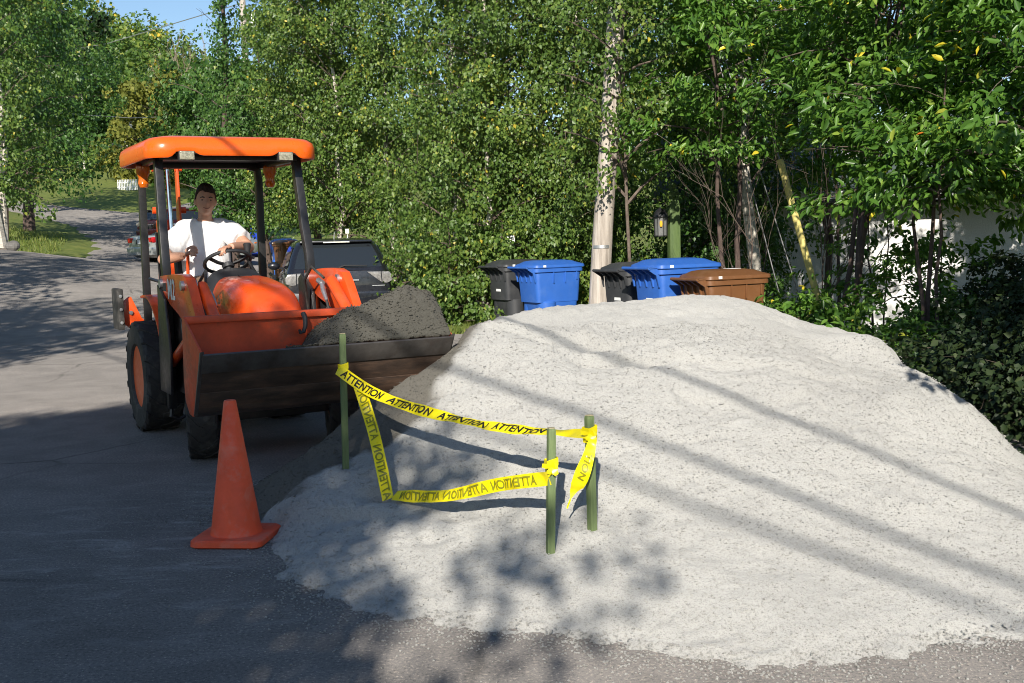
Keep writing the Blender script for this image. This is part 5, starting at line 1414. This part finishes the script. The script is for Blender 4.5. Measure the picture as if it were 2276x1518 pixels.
# ------------------------------------------------------------------ white house at the right
hs = thing("house", "white stucco house with a green roof half hidden by trees at the right", "house", (8.6, 20.3, -1.9), R(-4))
b = MB(); b.box((0, 2.5, 1.9), (10.4, 5.0, 3.75)); b.build("wall", M['stucco'], hs)
b = MB(); b.box((0, 2.48, .44), (10.44, 5.02, .88)); b.build("foundation", M['dark_iron'], hs)
b = MB(); b.box((0, 2.4, 3.86), (11.2, 6.2, .10)); ev = b.build("eave", M['soffit'], hs)
b = MB(); b.box((0, -.71, 3.95), (11.2, .03, .16)); b.box((0, -.75, 3.99), (11.2, .06, .05)); b.build("fascia", M['zinc'], ev)
b = MB(); b.prism([(-.78, 4.02), (-.78, 4.06), (2.45, 5.55), (5.7, 4.06), (5.7, 4.02)], -5.65, 5.65, 'x'); rf = b.build("roof", M['shingle'], hs)
b = MB()
for k in range(11):
    y = -.74 + k * .29; z = 4.085 + (y + .78) * .461; b.box((0, y, z), (11.3, .26, .018), Matrix.Rotation(R(24.8 + 2.5), 3, 'X'))
b.build("shingle_course", M['shingle'], rf)
b = MB(); b.prism([(-3.6, 4.05), (.2, 4.05), (-1.7, 5.2)], .3, 2.0, 'y'); gb = b.build("gable", M['stucco'], rf)
for s in (-1, 1):
    b = MB(); b.bar([(-1.7, .22, 5.30), (-1.7 + s * 2.1, .22, 4.02)], .06, .16, up=(0, 0, 1)); b.build("barge_board", M['white_paint'], gb)
# ------------------------------------------------------------------ far things on the left
fh = thing("house", "white house glimpsed through the trees far up the hill", "house", (-34.2, 106.0, gz(-34.2, 106)))
b = MB(); b.box((0, 0, 2.0), (3.6, 4, 4.0)); b.build("wall", M['stucco'], fh)
b = MB(); b.prism([(-2.1, 4.0), (2.1, 4.0), (0, 4.9)], -2.4, 2.4, 'y'); b.build("roof", M['soffit'], fh)
for x_ in (-.9, .9):
    b = MB(); b.box((x_, -2.02, 2.6), (.9, .08, 1.1)); b.build("window", M['glass'], fh)
fp = thing("utility_pole", "distant pale utility pole with a crossarm above the trees", "pole", (-10.6, 47.0, gz(-10.6, 47)))
b = MB(); b.tube([(0, 0, -.3), (0, 0, 11.2)], [.17, .12], 10); b.build("shaft", M['pole_wood'], fp)
b = MB(); b.box((0, 0, 10.9), (1.1, .10, .12)); b.build("crossarm", M['pole_wood'], fp)
b = MB(); b.lathe([(.22, 8.8), (.24, 8.9), (.24, 9.7), (.2, 9.8), (.001, 9.82)], 14, Matrix.Translation((.42, -.1, 0))); b.build("transformer", M['zinc'], fp)
fn = thing("picket_fence", "short white picket fence on the far lawn", "fence", (-24.6, 74.0, gz(-24.6, 74)), R(-10))
fn.scale = (.7, .7, .7)
for k in range(16):
    b = MB(); b.box((k * .16 - 1.2, 0, .5), (.09, .03, 1.0)); b.build("picket", M['white_paint'], fn)
b = MB(); b.box((0, .035, .3), (2.6, .03, .08)); b.box((0, .035, .75), (2.6, .03, .08)); b.build("rail", M['white_paint'], fn)
stn = thing("boulder", "grey boulder at the foot of the birch on the left verge", "stone", (-13.75, 31.3, gz(-13.75, 31.3)))
b = MB(); b.sphere((0, 0, .12), (.19, .16, .15), 12, 8); o_ = b.build("rock", M['zinc'] if False else ramp_mat('rock', 6, [(.3, (.10, .095, .09)), (.7, (.22, .21, .195))], .9, .6), stn, angle=20)
for v in o_.data.vertices: v.co *= 1 + .22 * float(vnoise(np.array([v.co.x * 7]), np.array([v.co.y * 7 + v.co.z * 5]), 71)[0])

# ------------------------------------------------------------------ trees and shrubs
birch = dict(z0=.25, z1=7.2, rad=column(1.25), clumps=252, limbs=63, per=110, leaf=.066, kind='kite', mat=M['leaf_birch'], bark=M['birch_bark'], trunk=.055, clump_r=.32, rise=.5, droop=.85, floor=.12, upn=.25)
places = [(-.95, 19.7, "leafy birch right beside the parked hatchback"), (-.35, 18.9, "leafy birch behind the grass verge left of the black bin"), (.55, 19.2, "leafy birch behind the left black bin"),
          (1.15, 18.8, "leafy birch right behind the utility pole"), (1.68, 16.05, "leafy birch between the utility pole and the lamp post"), (3.05, 19.3, "leafy birch behind the lamp post"), (-2.3, 22.3, "leafy birch behind the parked hatchback"), (-3.4, 22.6, "leafy birch over the left side of the hatchback roof"), (-4.25, 23.8, "leafy birch right of the loader canopy")]
for i, (x, y, lab) in enumerate(places):
    sp = dict(birch)
    if i == 4: sp['z0'] = 2.3; sp['floor'] = 1.9; sp['rad'] = column(.95); sp['clumps'] = 84; sp['limbs'] = 42; sp['trunk'] = .022; sp['bark'] = M['twig']
    if i == 5: sp['mat'] = M['leaf_deep']
    if i >= 7: sp['z0'] = 1.9; sp['floor'] = 1.7
    tree("birch_tree", lab, (x, y, gz(x, y)), 8.2, sp, 100 + i, "row of birches behind the bins")
# lower brush in front of the row
for i, (x, y, lab) in enumerate([(-.95, 18.1, "low leafy bush on the verge beside the loader bucket"), (-.1, 18.2, "low leafy bush behind the left black bin"), (.95, 18.0, "low leafy bush between the blue bin and the pole")]):
    tree("bush", lab, (x, y, gz(x, y)), 1.7, dict(z0=.15, z1=1.7, rad=dome(.75), clumps=60, limbs=20, per=90, leaf=.070, kind='kite', mat=M['leaf_birch'], trunk=.02, clump_r=.22, limb_r=.010, floor=.08), 140 + i, "bushes under the birches", "bush")
# poplars further up the street
pop = dict(z0=.5, z1=8.6, rad=column(1.35), clumps=168, limbs=42, per=70, leaf=.085, kind='kite', mat=M['leaf_deep'], trunk=.10, clump_r=.36, rise=.6, floor=.3)
for i, (x, y, h, rd, z0, lab) in enumerate([(-6.45, 26.5, 9.6, lambda t: 1.25 if t < .5 else max(.34, 1.25 - (t - .5) * 5.5), 1.9, "tall narrow green tree rising left of the sky gap"), (-5.55, 25.8, 5.8, column(1.2), 1.8, "green tree below the sky gap behind the loader canopy"), (-4.6, 27.4, 10.5, column(1.25), 1.8, "tall green tree rising right of the sky gap"), (-7.1, 30.5, 5.9, column(1.25), 2.3, "green tree overhanging the street beyond the loader")]):
    sp = dict(pop); sp['z1'] = h - .3; sp['rad'] = rd; sp['z0'] = z0; sp['floor'] = z0 - .2; sp['clump_r'] = .24 if i == 0 else .36
    if i == 0: sp['cut'] = lambda P: ~((P[:, 2] > 4.9) & (P[:, 0] < -6.55))
    tree("street_tree", lab, (x, y, gz(x, y)), h, sp, 160 + i, "trees along the right side of the street")
# left verge
tree("birch_tree", "white trunked birch at the left edge beside the street", (-14.35, 32.0, gz(-14.35, 32.0)), 12.5, dict(z0=1.25, z1=12.3, rad=column(1.85), clumps=230, limbs=46, per=70, leaf=.105, kind='kite', mat=M['leaf_birch'], bark=M['birch_bark'], trunk=.15, stems=3, spread=.10, clump_r=.42, rise=.6, floor=.8), 181)
tree("broadleaf_tree", "dark spreading tree behind the left birch", (-18.4, 41.0, gz(-18.4, 41.0)), 13.0, dict(z0=1.9, z1=12.8, rad=dome(3.8), clumps=312, limbs=52, per=60, leaf=.14, kind='kite', mat=M['leaf_deep'], trunk=.20, clump_r=.55, rise=.3, floor=1.4), 182)
tree("broadleaf_tree", "broad dark tree at the bend of the street behind the left birch", (-19.5, 46.0, gz(-19.5, 46)), 13.0, dict(z0=2.4, z1=12.5, rad=dome(3.0), clumps=220, limbs=44, per=60, leaf=.17, kind='kite', mat=M['leaf_deep'], trunk=.22, clump_r=.65, rise=.3, floor=2.2), 183)
tree("broadleaf_tree", "green tree beyond the bend above the far lawn", (-24.6, 58.0, gz(-24.6, 58)), 13.5, dict(z0=3.0, z1=13.0, rad=dome(2.9), clumps=200, limbs=40, per=50, leaf=.22, kind='kite', mat=M['leaf_deep'], trunk=.2, clump_r=.7, floor=3.0), 184)
tree("cedar_tree", "rounded yellow green cedar in the middle distance", (-25.2, 82.0, gz(-25.2, 82)), 7.2, dict(z0=.3, z1=7.0, rad=dome(3.4), clumps=160, limbs=40, per=60, leaf=.30, kind='clump', mat=M['leaf_yel'], trunk=.2, clump_r=.6, droop=-.5, floor=.2), 185)
tree("cedar_tree", "smaller yellow green cedar right of the rounded one", (-22.4, 81.0, gz(-22.4, 81)), 6.0, dict(z0=.3, z1=5.8, rad=dome(2.6), clumps=120, limbs=30, per=60, leaf=.30, kind='clump', mat=M['leaf_yel'], trunk=.2, clump_r=.6, droop=-.5, floor=.2), 186)
tree("street_tree", "green tree beyond the parked cars, left of the loader canopy's far side", (-13.6, 50.5, gz(-13.6, 50.5)), 7.4, dict(z0=2.9, z1=7.2, rad=dome(1.7), clumps=180, limbs=40, per=55, leaf=.20, kind='kite', mat=M['leaf_deep'], trunk=.18, clump_r=.6, floor=1.5), 187)

for i, (x, y, h, lab) in enumerate([(4.25, 18.7, 2.7, "dark leafy bush behind the guy wires"), (3.4, 18.2, 2.4, "dark leafy bush right of the lamp post")]):
    tree("bush", lab, (x, y, gz(x, y)), h, dict(z0=.15, z1=h, rad=dome(.8), clumps=60, limbs=20, per=70, leaf=.075, kind='kite', mat=M['leaf_deep'], trunk=.03, clump_r=.24, limb_r=.012, floor=.1), 240 + i, "bushes by the white wall", "bush")

# wooded hillside: trees that can be told apart, then the mass behind
far_spec = dict(z0=1.0, z1=10.5, rad=dome(3.2), clumps=150, limbs=30, per=70, leaf=.24, kind='clump', mat=M['leaf_deep'], bark=M['birch_bark'], trunk=.18, clump_r=.8, droop=-.2, floor=.6)
protos = [tree("hillside_tree", "rounded dark green tree on the far wooded hillside", (-37.0, 100.0, gz(-37, 100)), 11, far_spec, 201, "trees on the far hillside"),
          tree("hillside_tree", "slim paler green tree on the far wooded hillside", (-44.0, 104.0, gz(-44, 104)), 11, dict(far_spec, mat=M['leaf_birch'], rad=column(2.6)), 202, "trees on the far hillside")]
r_ = np.random.default_rng(77)
for k in range(46):
    y = 96 + 75 * (k / 46) + r_.uniform(-3, 3); x = y * r_.uniform(-.50, -.15)
    o = copy_tree(protos[k % 2]); o.location = (x, y, gz(x, y)); px_ = 1138 + 2500 * x / y; s = r_.uniform(.75, 1.25) if px_ < 225 or px_ > 640 else r_.uniform(.42, .58); o.scale = (s, s, s * r_.uniform(.9, 1.2)); o.rotation_euler = (0, 0, r_.uniform(0, 6.28))
sp_m = dict(z0=.4, z1=13, rad=cone_r(2.4), clumps=150, limbs=50, per=40, leaf=.40, kind='clump', mat=M['leaf_spruce'], trunk=.16, clump_r=.45, rise=-.05, droop=.5, floor=.3, upn=.9)
for i, (x, y, lab) in enumerate([(-38.5, 108, "dark spruce spire nearest the far white house"), (-45.0, 116, "dark spruce spire further left on the hillside")]):
    tree("spruce_tree", lab, (x, y, gz(x, y)), 14.5, sp_m, 230 + i, "spruces on the hillside")
n = 900
Y = r_.uniform(150, 235, n); X = Y * r_.uniform(-.62, .10, n); Zb = ground_z(X, Y)
per = 76; ci = np.repeat(np.arange(n), per); g = r_.normal(0, 1, (n * per, 3)); g /= np.linalg.norm(g, axis=1, keepdims=True); g *= (r_.random(n * per) ** .33)[:, None]
hr = r_.uniform(1.8, 3.4, n); hh = r_.uniform(2.6, 4.8, n)
C = np.stack([X[ci] + g[:, 0] * hr[ci], Y[ci] + g[:, 1] * hr[ci], Zb[ci] + hh[ci] + g[:, 2] * hh[ci] * .8], 1)
leaf_mesh("woodland", C, r_.normal(0, 1, C.shape) + [0, 0, .3], g + r_.normal(0, .4, C.shape) + [0, -.3, .5], r_.uniform(.45, .9, len(C)), 'clump', np.clip(r_.normal(.5, .15, len(C)) + np.repeat(r_.normal(0, .2, n), per), 0, 1), M['leaf_birch'], None)
tag(bpy.data.objects["woodland"], "distant mass of trees covering the hill below the sky", kind="stuff")


def bare_tree(label, x, y, h, seed, mat, r0=.16, group="leafless trees on the ridge", bark='birch_bark'):
    root = thing("bare_tree", label, "tree", (x, y, gz(x, y)), 0, group); r = np.random.default_rng(seed)
    b = MB(); tw = MB()

    def grow(p, d, L, rad, lev, mb):
        q = p + d * L * .5 + Vector(r.normal(0, .03 * L, 3)); e = q + (d + Vector(r.normal(0, .15, 3))) * L * .5
        mb.tube([p, q, e], [rad, rad * .8, rad * .55], 5 if lev < 2 else 3, cap=False)
        if lev < 4:
            for k in range(3 if lev else 6):
                dd = (d + Vector(r.normal(0, .42, 3)) + Vector((0, 0, .25))).normalized(); grow(e if k < 2 else q, dd, L * r.uniform(.5, .75), rad * .55, lev + 1, tw)
    grow(Vector((0, 0, -.5)), Vector((0, 0, 1)), h * .45, r0, 0, b)
    b.build("trunk", M[bark], root); tw.build("limb", mat, root)


bare_tree("leafless tree on the ridge against the sky, left of the two", -44.5, 158, 15, 301, M['dead_twig'])
bare_tree("leafless tree on the ridge against the sky, right of the two", -40.5, 150, 13, 302, M['dead_twig'])

bare_tree("thin leafless sapling with pale twigs left of the guy wires", 3.15, 14.7, 3.6, 303, M['twig'], .015, "bare saplings at the right", 'bark')
bare_tree("thin leafless sapling with pale twigs right of the yellow guard", 4.0, 14.3, 3.4, 304, M['twig'], .015, "bare saplings at the right", 'bark')

# trees at the right: cherry stems with long leaves
cherry = dict(z0=1.0, z1=5.2, rad=dome(1.9), clumps=210, limbs=42, per=52, leaf=.112, kind='long', mat=M['leaf_cherry'], bark=M['bark'], trunk=.042, stems=4, spread=.22, clump_r=.24, flat=.45, rise=.15, droop=.35, fan=.8, upn=1.0, limb_r=.016, floor=.25, yellow=.55)
tree("leafy_tree", "many stemmed leafy tree right of the yellow guard", (3.95, 13.2, gz(3.95, 13.2)), 5.6, dict(cherry, z0=3.1, floor=2.75, lean=(.9, .2), rad=dome(1.6)), 401, "leafy trees at the right")
tree("leafy_tree", "slender leafy tree leaning in from the right edge", (5.3, 10.4, gz(5.3, 10.4)), 4.9, dict(cherry, stems=2, lean=(-.5, .2), rad=dome(1.5), clumps=200, limbs=40, per=52, z0=1.9, z1=4.7, trunk=.034, floor=1.5), 402, "leafy trees at the right")
tree("leafy_tree", "leafy tree reaching over the lamp post", (3.1, 15.6, gz(3.1, 15.6)), 6.0, dict(cherry, stems=2, rad=dome(1.7), clumps=180, limbs=30, per=52, z0=2.4, z1=5.6, floor=1.9), 403, "leafy trees at the right")
tree("leafy_tree", "leafy tree in front of the green roof", (5.0, 17.3, gz(5.0, 17.3)), 6.0, dict(cherry, stems=3, rad=dome(1.9), clumps=216, limbs=36, per=52, z0=3.0, z1=5.6, floor=2.6), 404, "leafy trees at the right")
tree("birch_tree", "thin pale birch between the lamp post and the yellow guard", (3.62, 17.2, gz(3.62, 17.2)), 8.0, dict(birch, z0=2.6, rad=column(1.1), clumps=110, limbs=30, per=90, bark=M['birch_bark'], trunk=.10), 405)
tree("spruce_tree", "dark spruce at the right edge in front of the white wall", (7.9, 14.0, gz(7.9, 14.0)), 6.5, dict(z0=.2, z1=6.4, rad=cone_r(1.75), clumps=320, limbs=80, per=110, leaf=.075, kind='kite', mat=M['leaf_spruce'], trunk=.12, clump_r=.22, flat=.4, rise=-.12, droop=.4, fan=1.0, upn=.8, floor=.1, yellow=0), 410)
tree("spruce_tree", "tall dark evergreen behind the slender trees", (9.8, 17.0, gz(9.8, 17.0)), 10, dict(z0=.2, z1=9.8, rad=cone_r(2.2), clumps=240, limbs=60, per=90, leaf=.11, kind='kite', mat=M['leaf_spruce'], trunk=.14, clump_r=.32, flat=.4, rise=-.1, droop=.4, fan=1.0, upn=.8, floor=.1, yellow=0), 411)
for i, (x, y, h, mt, lab) in enumerate([(3.40, 10.4, .32, 'leaf_cherry', "low leafy shrub behind the right shoulder of the pile"), (4.35, 11.6, .45, 'leaf_deep', "low dark shrub below the white wall"), (3.75, 9.0, .5, 'leaf_spruce', "dark shrub at the right foot of the pile"), (4.6, 9.4, .95, 'leaf_spruce', "dark shrub in the right corner behind the pile"), (3.3, 12.9, .55, 'leaf_cherry', "low sprouting shrub at the foot of the yellow guard"), (5.6, 11.8, 1.1, 'leaf_spruce', "dark shrub under the spruce"), (3.7, 7.9, .5, 'leaf_spruce', "dark shrub beside the right edge of the pile"), (5.4, 10.6, 1.2, 'leaf_spruce', "taller dark shrub at the right edge"), (4.3, 8.2, .8, 'leaf_spruce', "dark shrub at the right edge nearest the viewer"), (4.0, 10.2, .40, 'leaf_deep', "dark green shrub between the pile and the white wall")]):
    tree("shrub", lab, (x, y, gz(x, y)), h, dict(z0=.05, z1=h, rad=dome(.72), clumps=88, limbs=22, per=36 if mt == 'leaf_cherry' else 80, leaf=.10 if mt == 'leaf_cherry' else .055, kind='long' if mt == 'leaf_cherry' else 'kite', mat=M[mt], trunk=.02, clump_r=.16 if h < .5 else .20, limb_r=.009, floor=.06, flat=.5, upn=.8, droop=.3, fan=.6, yellow=0 if mt != 'leaf_cherry' else 1), 420 + i, "shrubs at the right edge", "shrub")

for i, (x, y, h, lab) in enumerate([(2.2, 26.0, 11, "tall dark tree behind the left end of the white house"), (5.4, 28.5, 12, "tall dark tree behind the green roof"), (8.6, 28.0, 12, "tall dark tree behind the right part of the green roof"), (12.0, 28.5, 12, "tall dark tree at the far right behind the house")]):
    tree("broadleaf_tree", lab, (x, y, gz(x, y)), h, dict(z0=1.5, z1=h - .3, rad=dome(2.8), clumps=200, limbs=44, per=56, leaf=.15, kind='kite', mat=M['leaf_deep'], trunk=.18, clump_r=.5, floor=.5), 450 + i, "trees behind the white house")
tree("leafy_tree", "leafy tree filling the upper right corner", (6.6, 10.6, gz(6.6, 10.6)), 4.6, dict(cherry, stems=2, rad=dome(1.6), clumps=180, limbs=36, per=52, z0=2.4, z1=4.2, floor=2.1), 406, "leafy trees at the right")

tree("leafy_tree", "low branched leafy tree in front of the green roof", (4.15, 11.2, gz(4.15, 11.2)), 3.3, dict(cherry, stems=3, rad=dome(1.25), clumps=132, limbs=33, per=40, z0=1.85, z1=2.9, floor=1.65, trunk=.026, limb_r=.011), 407, "leafy trees at the right")
for i, (x, y, h, lab) in enumerate([(4.75, 12.6, 1.25, "young leafy sapling in front of the white wall"), (5.0, 15.2, 1.9, "leafy sapling in the gap right of the slender stems")]):
    tree("sapling", lab, (x, y, gz(x, y)), h, dict(cherry, stems=2, z0=.5, z1=h, rad=dome(.75), clumps=44, limbs=22, per=26, leaf=.10, trunk=.014, limb_r=.007, clump_r=.15, floor=.2), 470 + i, "saplings by the white wall")

# trees beside and behind the viewpoint, whose crowns shade the street
shade = dict(kind='kite', mat=M['leaf_deep'], trunk=.16, rise=.3, floor=1.5)
tree("broadleaf_tree", "broad tree behind the viewpoint shading the near street", (-3.1, -5.0, 0), 7.3, dict(shade, z0=1.7, z1=7.0, lean=(-1.25, 0), rad=lambda t: 2.3 if t < .62 else 2.3 - (t - .62) / .38 * 1.2, clumps=1080, limbs=108, per=100, leaf=.13, clump_r=.40), 501, "shade trees out of view")
tree("broadleaf_tree", "tree left of the viewpoint shading the street edge", (-10.3, 7.0, 0), 8.0, dict(shade, z0=3.4, z1=7.6, rad=dome(2.0), clumps=200, limbs=44, per=40, leaf=.16, clump_r=.5), 502, "shade trees out of view")
tree("broadleaf_tree", "tree further left shading the middle of the street", (-9.0, 3.5, 0), 8.2, dict(shade, z0=4.8, z1=8.0, rad=dome(1.7), clumps=120, limbs=40, per=40, leaf=.16, clump_r=.5), 503, "shade trees out of view")
tree("broadleaf_tree", "tree at the left kerb shading the street near the bend", (-13.2, 15.0, gz(-13.2, 15)), 9.0, dict(shade, z0=2.6, z1=8.7, rad=dome(2.4), clumps=180, limbs=40, per=40, leaf=.17, clump_r=.55), 504, "shade trees out of view")
tree("broadleaf_tree", "small tree right of the viewpoint shading the shrubs", (4.5, 4.5, 0), 4.8, dict(shade, trunk=.06, z0=1.3, z1=4.6, rad=dome(1.3), clumps=180, limbs=30, per=50, leaf=.14, clump_r=.38, floor=.6), 505, "shade trees out of view")

# ------------------------------------------------------------------ overhead wires
sn = math.sin(SUN_EL)


def sun_wire(p, q, z, rad, label):
    p, q = Vector(p), Vector(q); a = p - SUN_DIR * ((z - p.z) / sn); c = q - SUN_DIR * ((z - q.z) / sn); d = (c - a); d.z = 0
    w = MB(); m = (a + c) / 2; d.normalize(); pts = [m + d * t_ + Vector((0, 0, .0004 * t_ * t_)) for t_ in np.linspace(-22, 22, 23)]
    w.tube(pts, rad, 6); tag(w.build("overhead_cable", M['rubber']), label, "cable", "overhead cables")


sun_wire((1.24, 6.1, .57), (2.25, 5.05, .2), 5.0, .019, "upper cable whose shadow crosses the top right of the pile")
sun_wire((.60, 5.75, .46), (1.75, 4.55, .14), 5.4, .022, "middle cable whose shadow crosses the middle of the pile")
sun_wire((.58, 5.25, .30), (1.60, 4.25, .07), 5.8, .020, "lower cable whose shadow crosses the front of the pile")
w = MB(); w.tube([(-26.5, 60, 11.3), (-20, 58, 11.7), (-12, 52, 12.2)], .022, 5); tag(w.build("overhead_cable", M['zinc']), "pale cable crossing in front of the far hillside", "cable", "overhead cables")
w = MB(); w.tube([(-24.5, 62, 8.8), (-20, 61, 8.3), (-15.5, 58, 8.0)], .018, 5); tag(w.build("overhead_cable", M['zinc']), "lower pale cable in front of the yellow green cedars", "cable", "overhead cables")

# ------------------------------------------------------------------ grass blades on the verge and the banks
def blades(name, X, Y, h, label, seed):
    r = np.random.default_rng(seed); n = len(X); Z = ground_z(X, Y)
    A = np.stack([r.normal(0, .35, n), r.normal(0, .35, n), np.ones(n)], 1); Nn = r.normal(0, 1, (n, 3)); Nn[:, 2] *= .3
    o = leaf_mesh(name, np.stack([X, Y, Z + h * .35], 1), A, Nn, h, 'needle', np.clip(r.normal(.5, .22, n), 0, 1), M['blade'], None)
    return tag(o, label, kind="stuff")


r_ = np.random.default_rng(88)
X = r_.uniform(-1.6, 3.4, 26000); Y = r_.uniform(17.0, 18.9, 26000)
ok = (X > XR(Y) - .25)
blades("grass", X[ok], Y[ok], r_.uniform(.05, .14, ok.sum()), "tufty grass verge behind the bins", 1)
X = r_.uniform(-25, -13, 22000); Y = r_.uniform(27, 46, 22000); ok = X < XL(Y) - .9
blades("grass", X[ok], Y[ok], r_.uniform(.08, .22, ok.sum()), "rough grass on the left bank", 2)


# ------------------------------------------------------------------ alike pieces that were made together become parts of their own
def split_pieces(names):
    for o in [o for o in bpy.data.objects if o.type == 'MESH' and o.name.split('.')[0] in names]:
        bm = bmesh.new(); bm.from_mesh(o.data); bm.verts.ensure_lookup_table()
        seen = set(); isl = []
        for v in bm.verts:
            if v.index in seen: continue
            stack, grp = [v], []
            seen.add(v.index)
            while stack:
                a = stack.pop(); grp.append(a.index)
                for e in a.link_edges:
                    b_ = e.other_vert(a)
                    if b_.index not in seen: seen.add(b_.index); stack.append(b_)
            isl.append(set(grp))
        bm.free()
        if len(isl) < 2: continue
        base = o.name.split('.')[0]; mat = o.data.materials[0] if o.data.materials else None
        for grp in isl:
            bm = bmesh.new(); bm.from_mesh(o.data); bm.verts.ensure_lookup_table()
            bmesh.ops.delete(bm, geom=[v for v in bm.verts if v.index not in grp], context='VERTS')
            me = bpy.data.meshes.new(base); bm.to_mesh(me); bm.free()
            c = link_mesh(base, me, mat, o.parent); c.matrix_local = o.matrix_local
        bpy.data.objects.remove(o)


split_pieces({"wheel_bolt", "bolt", "door_handle", "rib", "shingle_course", "side_tank", "eye", "eyebrow", "hose", "hose_fitting", "pin", "nail", "ring_rib", "loader_tower", "backhoe_lever", "roof_crossbar", "rail", "rim_opening", "fascia", "wear_plate", "spoke"})
for o in bpy.data.objects:
    if o.name.split('.')[0] == "limb": o["kind"] = "stuff"
